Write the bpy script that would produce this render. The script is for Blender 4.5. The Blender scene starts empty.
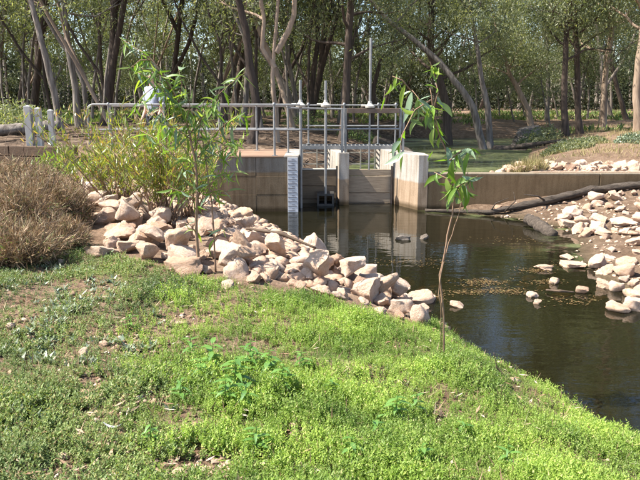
import bpy, bmesh, math, random
import numpy as np
from mathutils import Vector, Matrix, Euler

sc = bpy.context.scene
COL = sc.collection
PI = math.pi
# ------------------------------------------------------------------ camera
F, CZ = 640.0, 2.35
PITCH = math.atan(136/640)
cam_d = bpy.data.cameras.new('camera')
cam_d.sensor_width = 36; cam_d.lens = 36*F/640; cam_d.clip_start = .05; cam_d.clip_end = 1000
cam = bpy.data.objects.new('camera', cam_d); COL.objects.link(cam)
cam.location = (0, 0, CZ); cam.rotation_euler = (PI/2-PITCH, 0, 0)
sc.camera = cam
# ------------------------------------------------------------------ sky, sun, exposure
SUN = Vector((-1, -.09, .0)).normalized()
EL = math.radians(53)
SUN = Vector((SUN.x*math.cos(EL), SUN.y*math.cos(EL), math.sin(EL)))
w = bpy.data.worlds.new('World'); sc.world = w; w.use_nodes = True
nt = w.node_tree; nt.nodes.clear()
wo = nt.nodes.new('ShaderNodeOutputWorld'); bg = nt.nodes.new('ShaderNodeBackground')
sky = nt.nodes.new('ShaderNodeTexSky'); sky.sky_type = 'NISHITA'; sky.sun_disc = False
sky.sun_elevation = EL; sky.sun_rotation = math.atan2(SUN.x, SUN.y)
bg.inputs[1].default_value = .095
nt.links.new(sky.outputs[0], bg.inputs[0]); nt.links.new(bg.outputs[0], wo.inputs[0])
sun_d = bpy.data.lights.new('sun', 'SUN'); sun_d.energy = 5.0; sun_d.angle = math.radians(.53); sun_d.color = (1, .94, .84)
sun = bpy.data.objects.new('sun', sun_d); COL.objects.link(sun)
sun.rotation_euler = (-SUN).to_track_quat('-Z', 'Y').to_euler(); sun.location = (-20, 8, 30)
sc.view_settings.view_transform = 'Standard'; sc.view_settings.look = 'None'
sc.view_settings.exposure = 1.6; sc.view_settings.gamma = 1
sc.cycles.max_bounces = 6; sc.cycles.diffuse_bounces = 3; sc.cycles.glossy_bounces = 3; sc.cycles.transparent_max_bounces = 12

# ------------------------------------------------------------------ helpers
R = random.Random(7)
NR = np.random.default_rng(7)

def ray(px, py):
    u = (px-320)/F; v = (240-py)/F
    return (u, math.cos(PITCH)+v*math.sin(PITCH), -math.sin(PITCH)+v*math.cos(PITCH))
def atz(px, py, z):
    r = ray(px, py); t = (z-CZ)/r[2]; return Vector((r[0]*t, r[1]*t, z))
def aty(px, py, y):
    r = ray(px, py); t = y/r[1]; return Vector((r[0]*t, y, CZ+r[2]*t))

def tag(o, label=None, cat=None, group=None, kind=None):
    if label: o['label'] = label
    if cat: o['category'] = cat
    if group: o['group'] = group
    if kind: o['kind'] = kind
    return o
def empty(name, loc=(0, 0, 0), rz=0):
    o = bpy.data.objects.new(name, None); o.empty_display_size = .1
    COL.objects.link(o); o.location = loc; o.rotation_euler = (0, 0, rz); return o
def link(name, me, m=None, parent=None, smooth=False):
    if m is not None and len(me.materials) == 0: me.materials.append(m)
    o = bpy.data.objects.new(name, me); COL.objects.link(o)
    if parent is not None: o.parent = parent
    if smooth: me.polygons.foreach_set('use_smooth', [True]*len(me.polygons))
    return o
def np_mesh(name, V, Q):
    """V (n,3); Q (m,k) polygons all with k corners"""
    V = np.asarray(V, np.float32); Q = np.asarray(Q, np.int32)
    me = bpy.data.meshes.new(name)
    k = Q.shape[1]
    me.vertices.add(len(V)); me.vertices.foreach_set('co', V.ravel())
    me.loops.add(Q.size); me.loops.foreach_set('vertex_index', Q.ravel())
    me.polygons.add(len(Q)); me.polygons.foreach_set('loop_start', np.arange(0, Q.size, k, dtype=np.int32))
    me.polygons.foreach_set('loop_total', np.full(len(Q), k, np.int32))
    me.update(calc_edges=True); return me

class MB:
    def __init__(s): s.v = []; s.f = []
    def poly(s, pts, faces):
        b = len(s.v); s.v += [tuple(p) for p in pts]; s.f += [tuple(i+b for i in f) for f in faces]; return s
    def box(s, x0, x1, y0, y1, z0, z1):
        return s.poly([(x, y, z) for z in (z0, z1) for x, y in ((x0, y0), (x1, y0), (x1, y1), (x0, y1))],
                      [(3, 2, 1, 0), (4, 5, 6, 7), (0, 1, 5, 4), (1, 2, 6, 5), (2, 3, 7, 6), (3, 0, 4, 7)])
    def prism(s, foot, z0, z1):
        n = len(foot)
        return s.poly([(x, y, z0) for x, y in foot]+[(x, y, z1) for x, y in foot],
                      [tuple(range(n-1, -1, -1)), tuple(range(n, 2*n))]+[(i, (i+1) % n, n+(i+1) % n, n+i) for i in range(n)])
    def tube(s, pts, rad, n=8, cap=True, squash=None):
        pts = [Vector(p) for p in pts]
        if not hasattr(rad, '__len__'): rad = [rad]*len(pts)
        prev = None; b = len(s.v)
        for i, p in enumerate(pts):
            d = (pts[min(i+1, len(pts)-1)]-pts[max(i-1, 0)])
            if d.length < 1e-9: d = Vector((0, 0, 1))
            d.normalize()
            a = prev if prev else (Vector((1, 0, 0)) if abs(d.x) < .8 else Vector((0, 1, 0)))
            a = (a-d*a.dot(d)).normalized(); prev = a; c = d.cross(a)
            for k in range(n):
                t = 2*PI*k/n
                s.v.append(tuple(p+(a*math.cos(t)+c*math.sin(t))*rad[i]))
        for i in range(len(pts)-1):
            for k in range(n):
                s.f.append((b+i*n+k, b+i*n+(k+1) % n, b+(i+1)*n+(k+1) % n, b+(i+1)*n+k))
        if cap:
            s.f.append(tuple(b+k for k in range(n-1, -1, -1))); e = b+(len(pts)-1)*n
            s.f.append(tuple(e+k for k in range(n)))
        return s
    def lathe(s, prof, c, n=14):
        b = len(s.v); c = Vector(c)
        for r, z in prof:
            for k in range(n): s.v.append((c.x+r*math.cos(2*PI*k/n), c.y+r*math.sin(2*PI*k/n), c.z+z))
        for i in range(len(prof)-1):
            for k in range(n): s.f.append((b+i*n+k, b+i*n+(k+1) % n, b+(i+1)*n+(k+1) % n, b+(i+1)*n+k))
        s.f.append(tuple(b+k for k in range(n-1, -1, -1))); e = b+(len(prof)-1)*n
        s.f.append(tuple(e+k for k in range(n))); return s
    def build(s, name, m, parent=None, bevel=0, smooth=False):
        me = bpy.data.meshes.new(name); me.from_pydata(s.v, [], s.f); me.update()
        if bevel:
            bm = bmesh.new(); bm.from_mesh(me)
            bmesh.ops.bevel(bm, geom=[e for e in bm.edges if e.calc_face_angle(0) > .6], offset=bevel, segments=2, affect='EDGES', profile=.6)
            bm.to_mesh(me); bm.free()
        return link(name, me, m, parent, smooth)

# value noise
_T = np.random.default_rng(3).random((256, 256))
def vn(x, y):
    x = np.asarray(x, float); y = np.asarray(y, float)
    xi = np.floor(x).astype(int); yi = np.floor(y).astype(int); fx = x-xi; fy = y-yi
    fx = fx*fx*(3-2*fx); fy = fy*fy*(3-2*fy)
    g = lambda a, b: _T[a & 255, b & 255]
    return (g(xi, yi)*(1-fx)+g(xi+1, yi)*fx)*(1-fy)+(g(xi, yi+1)*(1-fx)+g(xi+1, yi+1)*fx)*fy
def fbm(x, y, o=4):
    s = 0; a = .5
    for i in range(o): s = s+a*vn(x*2**i+17*i, y*2**i+31*i); a *= .5
    return s
def sst(a, b, x):
    t = np.clip((x-a)/(b-a), 0, 1); return t*t*(3-2*t)

# ------------------------------------------------------------------ materials
def mat(name):
    m = bpy.data.materials.new(name); m.use_nodes = True
    n = m.node_tree; n.nodes.clear()
    out = n.nodes.new('ShaderNodeOutputMaterial')
    return m, n, out
def nd(n, t, **kw):
    x = n.nodes.new('ShaderNode'+t)
    for k, v in kw.items(): setattr(x, k, v)
    return x
def noise(n, vec, scale, detail=5, rough=.6):
    t = nd(n, 'TexNoise'); t.inputs['Scale'].default_value = scale; t.inputs['Detail'].default_value = detail
    t.inputs['Roughness'].default_value = rough
    if vec is not None: n.links.new(vec, t.inputs['Vector'])
    return t
def ramp(n, fac, stops):
    r = nd(n, 'ValToRGB'); e = r.color_ramp.elements
    while len(e) < len(stops): e.new(.5)
    for i, (p, c) in enumerate(stops): e[i].position = p; e[i].color = (*c, 1) if len(c) == 3 else c
    n.links.new(fac, r.inputs[0]); return r
def mixc(n, fac, a, b, mode='MIX'):
    x = nd(n, 'Mix', data_type='RGBA', blend_type=mode)
    for i, v in ((0, fac), (6, a), (7, b)):
        if hasattr(v, 'node'): n.links.new(v, x.inputs[i])
        elif i == 0: x.inputs[0].default_value = v
        else: x.inputs[i].default_value = (*v, 1)
    return x.outputs[2]
def bumped(n, h, strength, dist, bsdf):
    b = nd(n, 'Bump'); b.inputs['Strength'].default_value = strength; b.inputs['Distance'].default_value = dist
    n.links.new(h, b.inputs['Height']); n.links.new(b.outputs[0], bsdf.inputs['Normal'])
def simple(name, c1, c2, scale=6, rough=.8, bump=.3, bdist=.01, metal=0, coord='Object', stretch=None, rnd=0, detail=6):
    m, n, out = mat(name)
    tc = nd(n, 'TexCoord'); v = tc.outputs[coord]
    if stretch:
        mp = nd(n, 'Mapping'); mp.inputs['Scale'].default_value = stretch; n.links.new(v, mp.inputs[0]); v = mp.outputs[0]
    t = noise(n, v, scale, detail)
    r = ramp(n, t.outputs[0], [(.3, c1), (.7, c2)])
    col = r.outputs[0]
    if rnd:
        oi = nd(n, 'ObjectInfo'); rr = ramp(n, oi.outputs['Random'], [(0, (1-rnd,)*3), (1, (1+rnd*.4,)*3)])
        col = mixc(n, 1, col, rr.outputs[0], 'MULTIPLY')
    p = nd(n, 'BsdfPrincipled'); n.links.new(col, p.inputs['Base Color'])
    p.inputs['Roughness'].default_value = rough; p.inputs['Metallic'].default_value = metal
    p.inputs['Specular IOR Level'].default_value = .3
    if bump:
        t2 = noise(n, v, scale*4, 6); bumped(n, t2.outputs[0], bump, bdist, p)
    n.links.new(p.outputs[0], out.inputs[0]); return m
def leafmat(name, stops, trans=.35, gloss=.06, rough=.45, tcol=None, big=None):
    """per-leaf colour from Random Per Island; diffuse + translucent + a little sheen"""
    m, n, out = mat(name)
    g = nd(n, 'NewGeometry'); oi = nd(n, 'ObjectInfo')
    ad = nd(n, 'Math', operation='ADD'); n.links.new(g.outputs['Random Per Island'], ad.inputs[0]); n.links.new(oi.outputs['Random'], ad.inputs[1])
    fr = nd(n, 'Math', operation='FRACT'); n.links.new(ad.outputs[0], fr.inputs[0])
    r = ramp(n, fr.outputs[0], stops); col = r.outputs[0]
    if big:
        tc = nd(n, 'TexCoord'); t = noise(n, tc.outputs['Object'], big, 3)
        r2 = ramp(n, t.outputs[0], [(.36, (.55, .6, .56)), (.62, (1.28, 1.2, 1.02))])
        col = mixc(n, 1, col, r2.outputs[0], 'MULTIPLY')
    d = nd(n, 'BsdfDiffuse'); n.links.new(col, d.inputs[0])
    tr = nd(n, 'BsdfTranslucent')
    tcl = mixc(n, 1, col, tcol or (1.25, 1.3, .55), 'MULTIPLY'); n.links.new(tcl, tr.inputs[0])
    gl = nd(n, 'BsdfGlossy'); gl.inputs['Roughness'].default_value = rough; gl.inputs[0].default_value = (.9, .95, .9, 1)
    m1 = nd(n, 'MixShader'); m1.inputs[0].default_value = trans; n.links.new(d.outputs[0], m1.inputs[1]); n.links.new(tr.outputs[0], m1.inputs[2])
    m2 = nd(n, 'MixShader'); m2.inputs[0].default_value = gloss; n.links.new(m1.outputs[0], m2.inputs[1]); n.links.new(gl.outputs[0], m2.inputs[2])
    n.links.new(m2.outputs[0], out.inputs[0]); return m

M = {}
def rockmat(name, c1, c2, c3):
    m, n, out = mat(name); tc = nd(n, 'TexCoord'); oi = nd(n, 'ObjectInfo'); v = tc.outputs['Object']
    t = noise(n, v, 2.5, 8, .65); r = ramp(n, t.outputs[0], [(.28, c3), (.5, c1), (.72, c2)])
    rr = ramp(n, oi.outputs['Random'], [(0, (.72, .62, .55)), (.12, (.94, .85, .77)), (.5, (1, .95, .91)), (1, (1.05, 1.04, 1.03))])
    col = mixc(n, 1, r.outputs[0], rr.outputs[0], 'MULTIPLY')
    t3 = noise(n, v, 9, 6, .7); r3 = ramp(n, t3.outputs[0], [(.36, (.62, .52, .45)), (.44, (1, 1, 1))])
    col = mixc(n, .6, col, r3.outputs[0], 'MULTIPLY')
    p = nd(n, 'BsdfPrincipled'); n.links.new(col, p.inputs['Base Color']); p.inputs['Roughness'].default_value = .9
    p.inputs['Specular IOR Level'].default_value = .2
    t2 = noise(n, v, 6, 12, .75); bumped(n, t2.outputs[0], .8, .09, p)
    n.links.new(p.outputs[0], out.inputs[0]); return m
M['rock'] = rockmat('limestone', (.68, .52, .41), (.75, .61, .505), (.56, .375, .25))
M['rock_grey'] = rockmat('grey_stone', (.22, .2, .18), (.34, .31, .27), (.12, .1, .08))

def groundmat():
    m, n, out = mat('soil'); g = nd(n, 'NewGeometry'); v = g.outputs['Position']
    at = nd(n, 'Attribute', attribute_name='zone'); sep = nd(n, 'SeparateColor'); n.links.new(at.outputs['Color'], sep.inputs[0])
    t = noise(n, v, 3, 8, .65); base = ramp(n, t.outputs[0], [(.3, (.17, .105, .065)), (.52, (.27, .185, .125)), (.72, (.36, .26, .185))])
    t2 = noise(n, v, 28, 6, .7); spk = ramp(n, t2.outputs[0], [(.36, (.4, .36, .32)), (.5, (1, 1, 1)), (.68, (1.35, 1.25, 1.2))])
    col = mixc(n, .85, base.outputs[0], spk.outputs[0], 'MULTIPLY')
    # leaf litter, its colour darkened to hold the tree shade behind the deck
    t4 = nd(n, 'TexVoronoi'); t4.inputs['Scale'].default_value = 9; n.links.new(v, t4.inputs['Vector'])
    shaded_litter = ramp(n, t4.outputs['Color'], [(.2, (.04, .028, .02)), (.6, (.1, .068, .047)), (.9, (.24, .18, .13))])
    col = mixc(n, sep.outputs[0], col, shaded_litter.outputs[0])
    # stony rubble between the rocks
    t5 = nd(n, 'TexVoronoi'); t5.inputs['Scale'].default_value = 16; n.links.new(v, t5.inputs['Vector'])
    rub = ramp(n, t5.outputs['Color'], [(.1, (.36, .25, .18)), (.5, (.52, .4, .31)), (.9, (.62, .51, .42))])
    col = mixc(n, sep.outputs[1], col, rub.outputs[0])
    # creek bed mud
    t6 = noise(n, v, 2.2, 7, .7); mud = ramp(n, t6.outputs[0], [(.35, (.045, .036, .02)), (.6, (.10, .08, .042)), (.75, (.22, .13, .055))])
    col = mixc(n, sep.outputs[2], col, mud.outputs[0])
    p = nd(n, 'BsdfPrincipled'); n.links.new(col, p.inputs['Base Color']); p.inputs['Roughness'].default_value = .95
    p.inputs['Specular IOR Level'].default_value = .15
    h = noise(n, v, 18, 8, .75); bumped(n, h.outputs[0], 1, .07, p)
    n.links.new(p.outputs[0], out.inputs[0]); return m
M['ground'] = groundmat()

def watermat(name, film):
    m, n, out = mat(name); g = nd(n, 'NewGeometry'); v = g.outputs['Position']
    tr = nd(n, 'BsdfTransparent'); tr.inputs[0].default_value = (.24, .195, .1, 1)
    murk = nd(n, 'BsdfDiffuse'); murk.inputs[0].default_value = (.018, .017, .008, 1)
    body = nd(n, 'MixShader'); body.inputs[0].default_value = .38
    n.links.new(tr.outputs[0], body.inputs[1]); n.links.new(murk.outputs[0], body.inputs[2])
    gl = nd(n, 'BsdfGlossy'); gl.inputs['Roughness'].default_value = .015; gl.inputs[0].default_value = (1, 1, 1, 1)
    mp = nd(n, 'Mapping'); mp.inputs['Scale'].default_value = (1, 2.2, 1); n.links.new(v, mp.inputs[0])
    h = noise(n, mp.outputs[0], 2.2, 3, .5)
    b = nd(n, 'Bump'); b.inputs['Strength'].default_value = .07; b.inputs['Distance'].default_value = .06
    n.links.new(h.outputs[0], b.inputs['Height']); n.links.new(b.outputs[0], gl.inputs['Normal'])
    fr = nd(n, 'Fresnel'); fr.inputs[0].default_value = 1.34; n.links.new(b.outputs[0], fr.inputs['Normal'])
    mx = nd(n, 'MixShader'); n.links.new(fr.outputs[0], mx.inputs[0]); n.links.new(body.outputs[0], mx.inputs[1]); n.links.new(gl.outputs[0], mx.inputs[2])
    # floating weed film
    at = nd(n, 'Attribute', attribute_name='film')
    mp2 = nd(n, 'Mapping'); mp2.inputs['Scale'].default_value = (.22, .9, 1) if film else (1.1, 2.0, 1); n.links.new(v, mp2.inputs[0])
    f1 = noise(n, mp2.outputs[0], 1.6 if film else 1.3, 7, .62)
    mu = nd(n, 'Math', operation='MULTIPLY'); n.links.new(at.outputs['Fac'], mu.inputs[0])
    fm = ramp(n, f1.outputs[0], [(.36, (.1, .1, .1)), (.56, (1, 1, 1))] if film else [(.5, (0, 0, 0)), (.6, (.85, .85, .85))])
    n.links.new(fm.outputs[0], mu.inputs[1])
    f2 = noise(n, v, 14, 5, .7)
    fc = ramp(n, f2.outputs[0], [(.3, (.05, .058, .02)), (.6, (.11, .125, .042)), (.8, (.2, .21, .085))])
    fd = nd(n, 'BsdfPrincipled'); n.links.new(fc.outputs[0], fd.inputs['Base Color']); fd.inputs['Roughness'].default_value = .6
    m2 = nd(n, 'MixShader'); n.links.new(mu.outputs[0], m2.inputs[0]); n.links.new(mx.outputs[0], m2.inputs[1]); n.links.new(fd.outputs[0], m2.inputs[2])
    n.links.new(m2.outputs[0], out.inputs[0]); return m
M['creek'] = watermat('creek_water', False)
M['pool'] = watermat('pool_water', True)

def concrete(name, ca, cb, tide=None, silt=(.74, .56, .38), streak=.8):
    m, n, out = mat(name); g = nd(n, 'NewGeometry'); v = g.outputs['Position']
    t = noise(n, v, 2.2, 8, .65); col = ramp(n, t.outputs[0], [(.3, ca), (.7, cb)]).outputs[0]
    mp = nd(n, 'Mapping'); mp.inputs['Scale'].default_value = (5, 5, .5); n.links.new(v, mp.inputs[0])
    s = noise(n, mp.outputs[0], 2, 5, .6); st = ramp(n, s.outputs[0], [(.35, (.6, .55, .48)), (.55, (1, 1, 1))])
    col = mixc(n, streak, col, st.outputs[0], 'MULTIPLY')
    f = noise(n, v, 40, 5, .7); fs = ramp(n, f.outputs[0], [(.3, (.75, .75, .75)), (.6, (1.05, 1.05, 1.05))]); col = mixc(n, .8, col, fs.outputs[0], 'MULTIPLY')
    if tide:   # silt stain left by the usual water level
        sp = nd(n, 'SeparateXYZ'); n.links.new(v, sp.inputs[0])
        ns = noise(n, v, 3, 4); a = nd(n, 'Math', operation='MULTIPLY_ADD'); n.links.new(ns.outputs[0], a.inputs[0]); a.inputs[1].default_value = .06; n.links.new(sp.outputs[2], a.inputs[2])
        mr = nd(n, 'MapRange'); n.links.new(a.outputs[0], mr.inputs[0]); mr.inputs[1].default_value = tide+.05; mr.inputs[2].default_value = tide+.01
        col = mixc(n, mr.outputs[0], col, mixc(n, 1, col, silt, 'MULTIPLY'))
        mr2 = nd(n, 'MapRange'); n.links.new(a.outputs[0], mr2.inputs[0]); mr2.inputs[1].default_value = .17; mr2.inputs[2].default_value = .08
        col = mixc(n, mr2.outputs[0], col, mixc(n, 1, col, (.3, .28, .22), 'MULTIPLY'))
    p = nd(n, 'BsdfPrincipled'); n.links.new(col, p.inputs['Base Color']); p.inputs['Roughness'].default_value = .88
    p.inputs['Specular IOR Level'].default_value = .25
    bumped(n, f.outputs[0], .35, .01, p); n.links.new(p.outputs[0], out.inputs[0]); return m
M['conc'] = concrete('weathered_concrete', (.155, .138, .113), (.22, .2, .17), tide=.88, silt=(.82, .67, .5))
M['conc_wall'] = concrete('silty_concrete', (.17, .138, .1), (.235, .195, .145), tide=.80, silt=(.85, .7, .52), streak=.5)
M['conc_white'] = concrete('pale_concrete', (.31, .275, .24), (.4, .365, .325), tide=.62, silt=(.84, .68, .53))  # silt stain, deepened to paint in the dimmer pier fronts
M['deck'] = simple('sandy_deck', (.19, .118, .078), (.26, .17, .118), 3, .9, .4, .01, coord='Object')
M['steel'] = simple('galvanised_steel', (.2, .2, .2), (.3, .3, .295), 12, .5, .1, .002, metal=.35)
M['steel_dark'] = simple('rusty_channel', (.13, .09, .065), (.2, .15, .12), 8, .6, .2, .003, metal=.3)
M['steel_black'] = simple('wet_dark_steel', (.03, .03, .03), (.06, .055, .05), 8, .5, .2, .003)
M['cream'] = simple('cream_paint', (.4, .37, .32), (.5, .47, .41), 10, .5, .1, .002)
M['plank'] = simple('gate_timber', (.22, .165, .115), (.36, .285, .205), 4, .8, .5, .01, stretch=(1, 4, 9))
M['plank_shade'] = simple('shaded_gate_timber', (.13, .095, .062), (.2, .15, .1), 4, .7, .5, .01, stretch=(1, 4, 9))  # gate timber with the shadow of the abutment put into its colour
M['sleeper'] = simple('weathered_sleeper', (.06, .038, .025), (.12, .082, .056), 5, .9, .6, .015, stretch=(1, 5, 8))
M['post'] = simple('white_post', (.3, .3, .29), (.4, .4, .385), 5, .75, .3, .004)
M['gauge'] = simple('gauge_enamel', (.5, .51, .53), (.6, .61, .63), 8, .4, .05, .001)
M['ink'] = simple('gauge_ink', (.14, .14, .16), (.2, .2, .22), 20, .6, 0)
M['driftwood'] = simple('driftwood', (.035, .026, .02), (.15, .12, .095), 5, .95, 1, .05, stretch=(.7, 4, 4), detail=10)
M['twig'] = simple('twig', (.06, .04, .026), (.12, .085, .06), 10, .85, .2, .004)
M['bark_grey'] = simple('grey_bark', (.06, .047, .038), (.33, .285, .245), 2.2, .9, .7, .03, stretch=(5, 5, .6), rnd=.35)
M['bark_tan'] = simple('tan_bark', (.17, .115, .08), (.42, .32, .24), 1.4, .9, .6, .03, stretch=(4, 4, .6), rnd=.2)
M['bark_dark'] = simple('dark_bark', (.045, .034, .027), (.13, .095, .075), 2, .95, .9, .04, stretch=(5, 5, .6), rnd=.3)
M['bark_sapling'] = simple('sapling_bark', (.16, .09, .06), (.3, .2, .13), 12, .7, .2, .003)
M['leaf_gum'] = leafmat('gum_leaf', [(0, (.08, .105, .056)), (.35, (.14, .165, .1)), (.7, (.19, .215, .138)), (.93, (.27, .285, .2)), (1, (.35, .32, .24))], .45, .025, .55, big=.5)
M['leaf_gum2'] = leafmat('young_gum_leaf', [(0, (.11, .14, .085)), (.5, (.2, .23, .15)), (1, (.32, .335, .235))], .45, .025, .55, big=.5)
M['leaf_far'] = leafmat('shaded_far_foliage', [(0, (.02, .027, .017)), (.5, (.038, .046, .03)), (.9, (.06, .066, .046)), (1, (.1, .1, .08))], .2, .01, .6, big=.2)  # shade under the canopy is painted into this darker leaf colour
M['leaf_sap'] = leafmat('sapling_leaf', [(0, (.11, .19, .03)), (.4, (.16, .28, .035)), (.7, (.22, .3, .11)), (1, (.28, .38, .05))], .5, .03, .45)
M['leaf_sap_pale'] = leafmat('pale_sapling_leaf', [(0, (.13, .2, .12)), (1, (.22, .3, .2))], .3, .05, .45)
M['leaf_bush'] = leafmat('willow_leaf', [(0, (.12, .17, .025)), (.45, (.2, .25, .035)), (.75, (.31, .3, .06)), (1, (.37, .2, .08))], .45, .06, .4)
M['weed'] = leafmat('bright_weed', [(0, (.14, .23, .045)), (.5, (.225, .335, .07)), (.9, (.31, .41, .11)), (1, (.42, .4, .19))], .42, .012, .5, tcol=(1.1, 1.25, .6), big=1.3)
M['weed_dull'] = leafmat('dull_weed', [(0, (.09, .14, .05)), (.5, (.15, .215, .08)), (.85, (.22, .27, .12)), (1, (.28, .22, .13))], .3, .015, .5, big=.9)
M['weed_grey'] = leafmat('grey_weed', [(0, (.1, .14, .08)), (.6, (.16, .2, .13)), (1, (.22, .25, .17))], .2, .05, .5)
M['dry'] = leafmat('dry_stalk', [(0, (.1, .064, .04)), (.45, (.255, .168, .104)), (.8, (.41, .3, .195)), (.92, (.16, .19, .07)), (1, (.45, .38, .3))], .2, .02, .6, tcol=(1.1, 1, .8))
M['straw'] = leafmat('straw', [(0, (.22, .18, .08)), (.6, (.36, .29, .15)), (1, (.18, .2, .06))], .25, .02, .6, tcol=(1.1, 1, .8))
M['litter'] = leafmat('fallen_leaf', [(0, (.16, .09, .05)), (.5, (.34, .22, .14)), (1, (.55, .45, .36))], .1, .03, .6, tcol=(1, .9, .7))

# ------------------------------------------------------------------ terrain
LS = np.array([(-1.95, 14.2), (-1.0, 12.2), (.15, 9.45), (.95, 7.6), (1.27, 6.55), (1.62, 5.5), (1.92, 4.8), (2.3, 4.0), (2.95, 2.5), (3.6, 0), (4, -20)])[::-1]
RS = np.array([(2.9, 14.3), (4.2, 13.2), (4.75, 12), (4.55, 11), (4.1, 9.9), (3.95, 8.6), (4.0, 7.1), (4.5, 5), (5.4, 0), (6, -20)])[::-1]
PL = np.array([(-.5, 15), (-.45, 16.4), (.4, 18.2), (1.7, 22), (2.9, 27), (4, 34), (5, 60)])
PR = np.array([(4.6, 15), (5.0, 17), (5.9, 19), (7, 21.7), (9.2, 28), (11.5, 34), (13, 60)])
def side(line, x, y):
    xs = np.interp(y, line[:, 1], line[:, 0]); e = .6
    sl = (np.interp(y+e, line[:, 1], line[:, 0])-np.interp(y-e, line[:, 1], line[:, 0]))/(2*e)
    return (x-xs)/np.sqrt(1+sl*sl)
def H0(x, y):
    dl = -side(LS, x, y); dr = side(RS, x, y)
    A = .76+.2*sst(8, 12, y)
    hl = A*(1-np.exp(-np.maximum(dl, 0)/(1.15+.3*sst(8, 12, y))))+.02*np.maximum(dl-2, 0)
    hr = .19*np.maximum(dr, 0)**.85+.12*sst(2, 6, dr)
    bed = np.where(-dl < -dr, 0, 0)
    wl = np.minimum(-dl, 9); wr = np.minimum(-dr, 9)
    depth = -np.minimum(.55, np.minimum(.38*np.maximum(wl, 0), .13*np.maximum(wr, 0)))
    down = np.where(dl > 0, hl, np.where(dr > 0, hr, depth))
    down = down+(fbm(x*1.5, y*1.5)-.47)*.14*sst(-.5, .6, np.maximum(dl, dr))+(fbm(x*6+9, y*6)-.47)*.06
    pl = -side(PL, x, y); pr = side(PR, x, y)
    d = np.maximum(np.maximum(pl, pr), (y-35.5)*.9)
    up = np.where(d > 0, .5+.85*(1-np.exp(-np.maximum(d, 0)/2.0))+.35*sst(4, 40, d), .5-np.minimum(.5, -.35*np.minimum(d, 0)))
    up = up+(fbm(x*.5+5, y*.5)-.47)*.35*sst(.2, 3, d)+(fbm(x*4, y*4)-.47)*.08
    # flat behind the right hand wall where rock is dumped
    k = sst(3.7, 5, x)*(1-sst(15.6, 17.5, y)); up = up*(1-k)+(.84+.03*(y-14.5))*k
    w_left = sst(14.5, 15.5, y); w_blk = sst(14.4, 15.6, y); w_bay = np.where(y > 15.6, 1., 0.); w_r = np.where(y > 14.5, 1., 0.)
    t = sst(-6.5, -5.2, x)
    wgt = np.where(x < -.48, w_left*(1-t)+w_blk*t, np.where(x < 2.2, w_bay, w_r))
    h = down*(1-wgt)+up*wgt
    inblk = (x > -5.4) & (x < -.3) & (y > 14.1) & (y < 16.4)
    return np.where(inblk, np.minimum(h, 1.0), h)
def H(x, y): return float(H0(np.array([float(x)]), np.array([float(y)]))[0])
def ground_at(px, py, z=.5):
    for _ in range(12):
        p = atz(px, py, z); z = .5*z+.5*H(p.x, p.y)
    return atz(px, py, z)

gx = np.unique(np.concatenate([np.linspace(-150, -30, 13), np.linspace(-30, -8, 45), np.arange(-8, 9, .11), np.linspace(9, 30, 42), np.linspace(30, 150, 13)]))
gy = np.unique(np.concatenate([np.linspace(-40, 1, 15), np.arange(1, 18, .11), np.arange(18, 46, .35), np.linspace(46, 220, 40)]))
gy = np.unique(np.concatenate([gy, [14.48, 14.52, 15.58, 15.62]]))
GX, GY = np.meshgrid(gx, gy)
GZ = H0(GX, GY)
V = np.stack([GX, GY, GZ], -1).reshape(-1, 3)
nx, ny = len(gx), len(gy)
ii = (np.arange(ny-1)[:, None]*nx+np.arange(nx-1)[None, :]).ravel()
me = np_mesh('ground', V, np.stack([ii, ii+1, ii+nx+1, ii+nx], -1))
za = me.color_attributes.new('zone', 'FLOAT_COLOR', 'POINT')
xf, yf, zf = V[:, 0], V[:, 1], V[:, 2]
litter = sst(15.2, 17, yf)*(1-sst(5, 8, xf)*.75)*(.55+.45*fbm(xf*.6, yf*.6)*1.6)  # litter mask, also spreads the painted tree shade
rub = ((1-sst(.9, 1.7, np.abs(-side(LS, xf, yf)-.75)))*sst(5.9, 6.8, yf)*(1-sst(14, 14.4, yf)))
litter = np.maximum(litter, .45*sst(-.6, .3, side(RS, xf, yf))*(1-sst(14.3, 14.5, yf)))
rub = np.maximum(rub, sst(3.6, 4.4, xf)*sst(14.5, 14.7, yf)*(1-sst(15.5, 16.2, yf)))
mud = np.where(yf < 15.5, 1-sst(-.04, .1, zf), 1-sst(.45, .56, zf))
za.data.foreach_set('color', np.stack([np.clip(litter, 0, 1), np.clip(rub, 0, 1), np.clip(mud, 0, 1), np.ones_like(xf)], -1).astype(np.float32).ravel())
tag(link('ground', me, M['ground'], smooth=True), kind='structure')

def water(name, x0, x1, y0, y1, z, m, filmf):
    xs = np.linspace(x0, x1, 60); ys = np.linspace(y0, y1, 60); X, Y = np.meshgrid(xs, ys)
    V = np.stack([X, Y, np.full_like(X, z)], -1).reshape(-1, 3)
    i = (np.arange(59)[:, None]*60+np.arange(59)[None, :]).ravel()
    me = np_mesh(name, V, np.stack([i, i+1, i+61, i+60], -1))
    a = me.attributes.new('film', 'FLOAT', 'POINT'); a.data.foreach_set('value', filmf(V[:, 0], V[:, 1]).astype(np.float32))
    return tag(link(name, me, m), kind='structure')
water('creek_water', -3, 8, -20, 15.5, 0, M['creek'], lambda x, y: sst(-.75, -.1, side(RS, x, y))*sst(8, 10, y)*.9)
water('pool_water', -.6, 16, 15.52, 40, .5, M['pool'], lambda x, y: sst(15, 17, y)*.95+.05)

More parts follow.
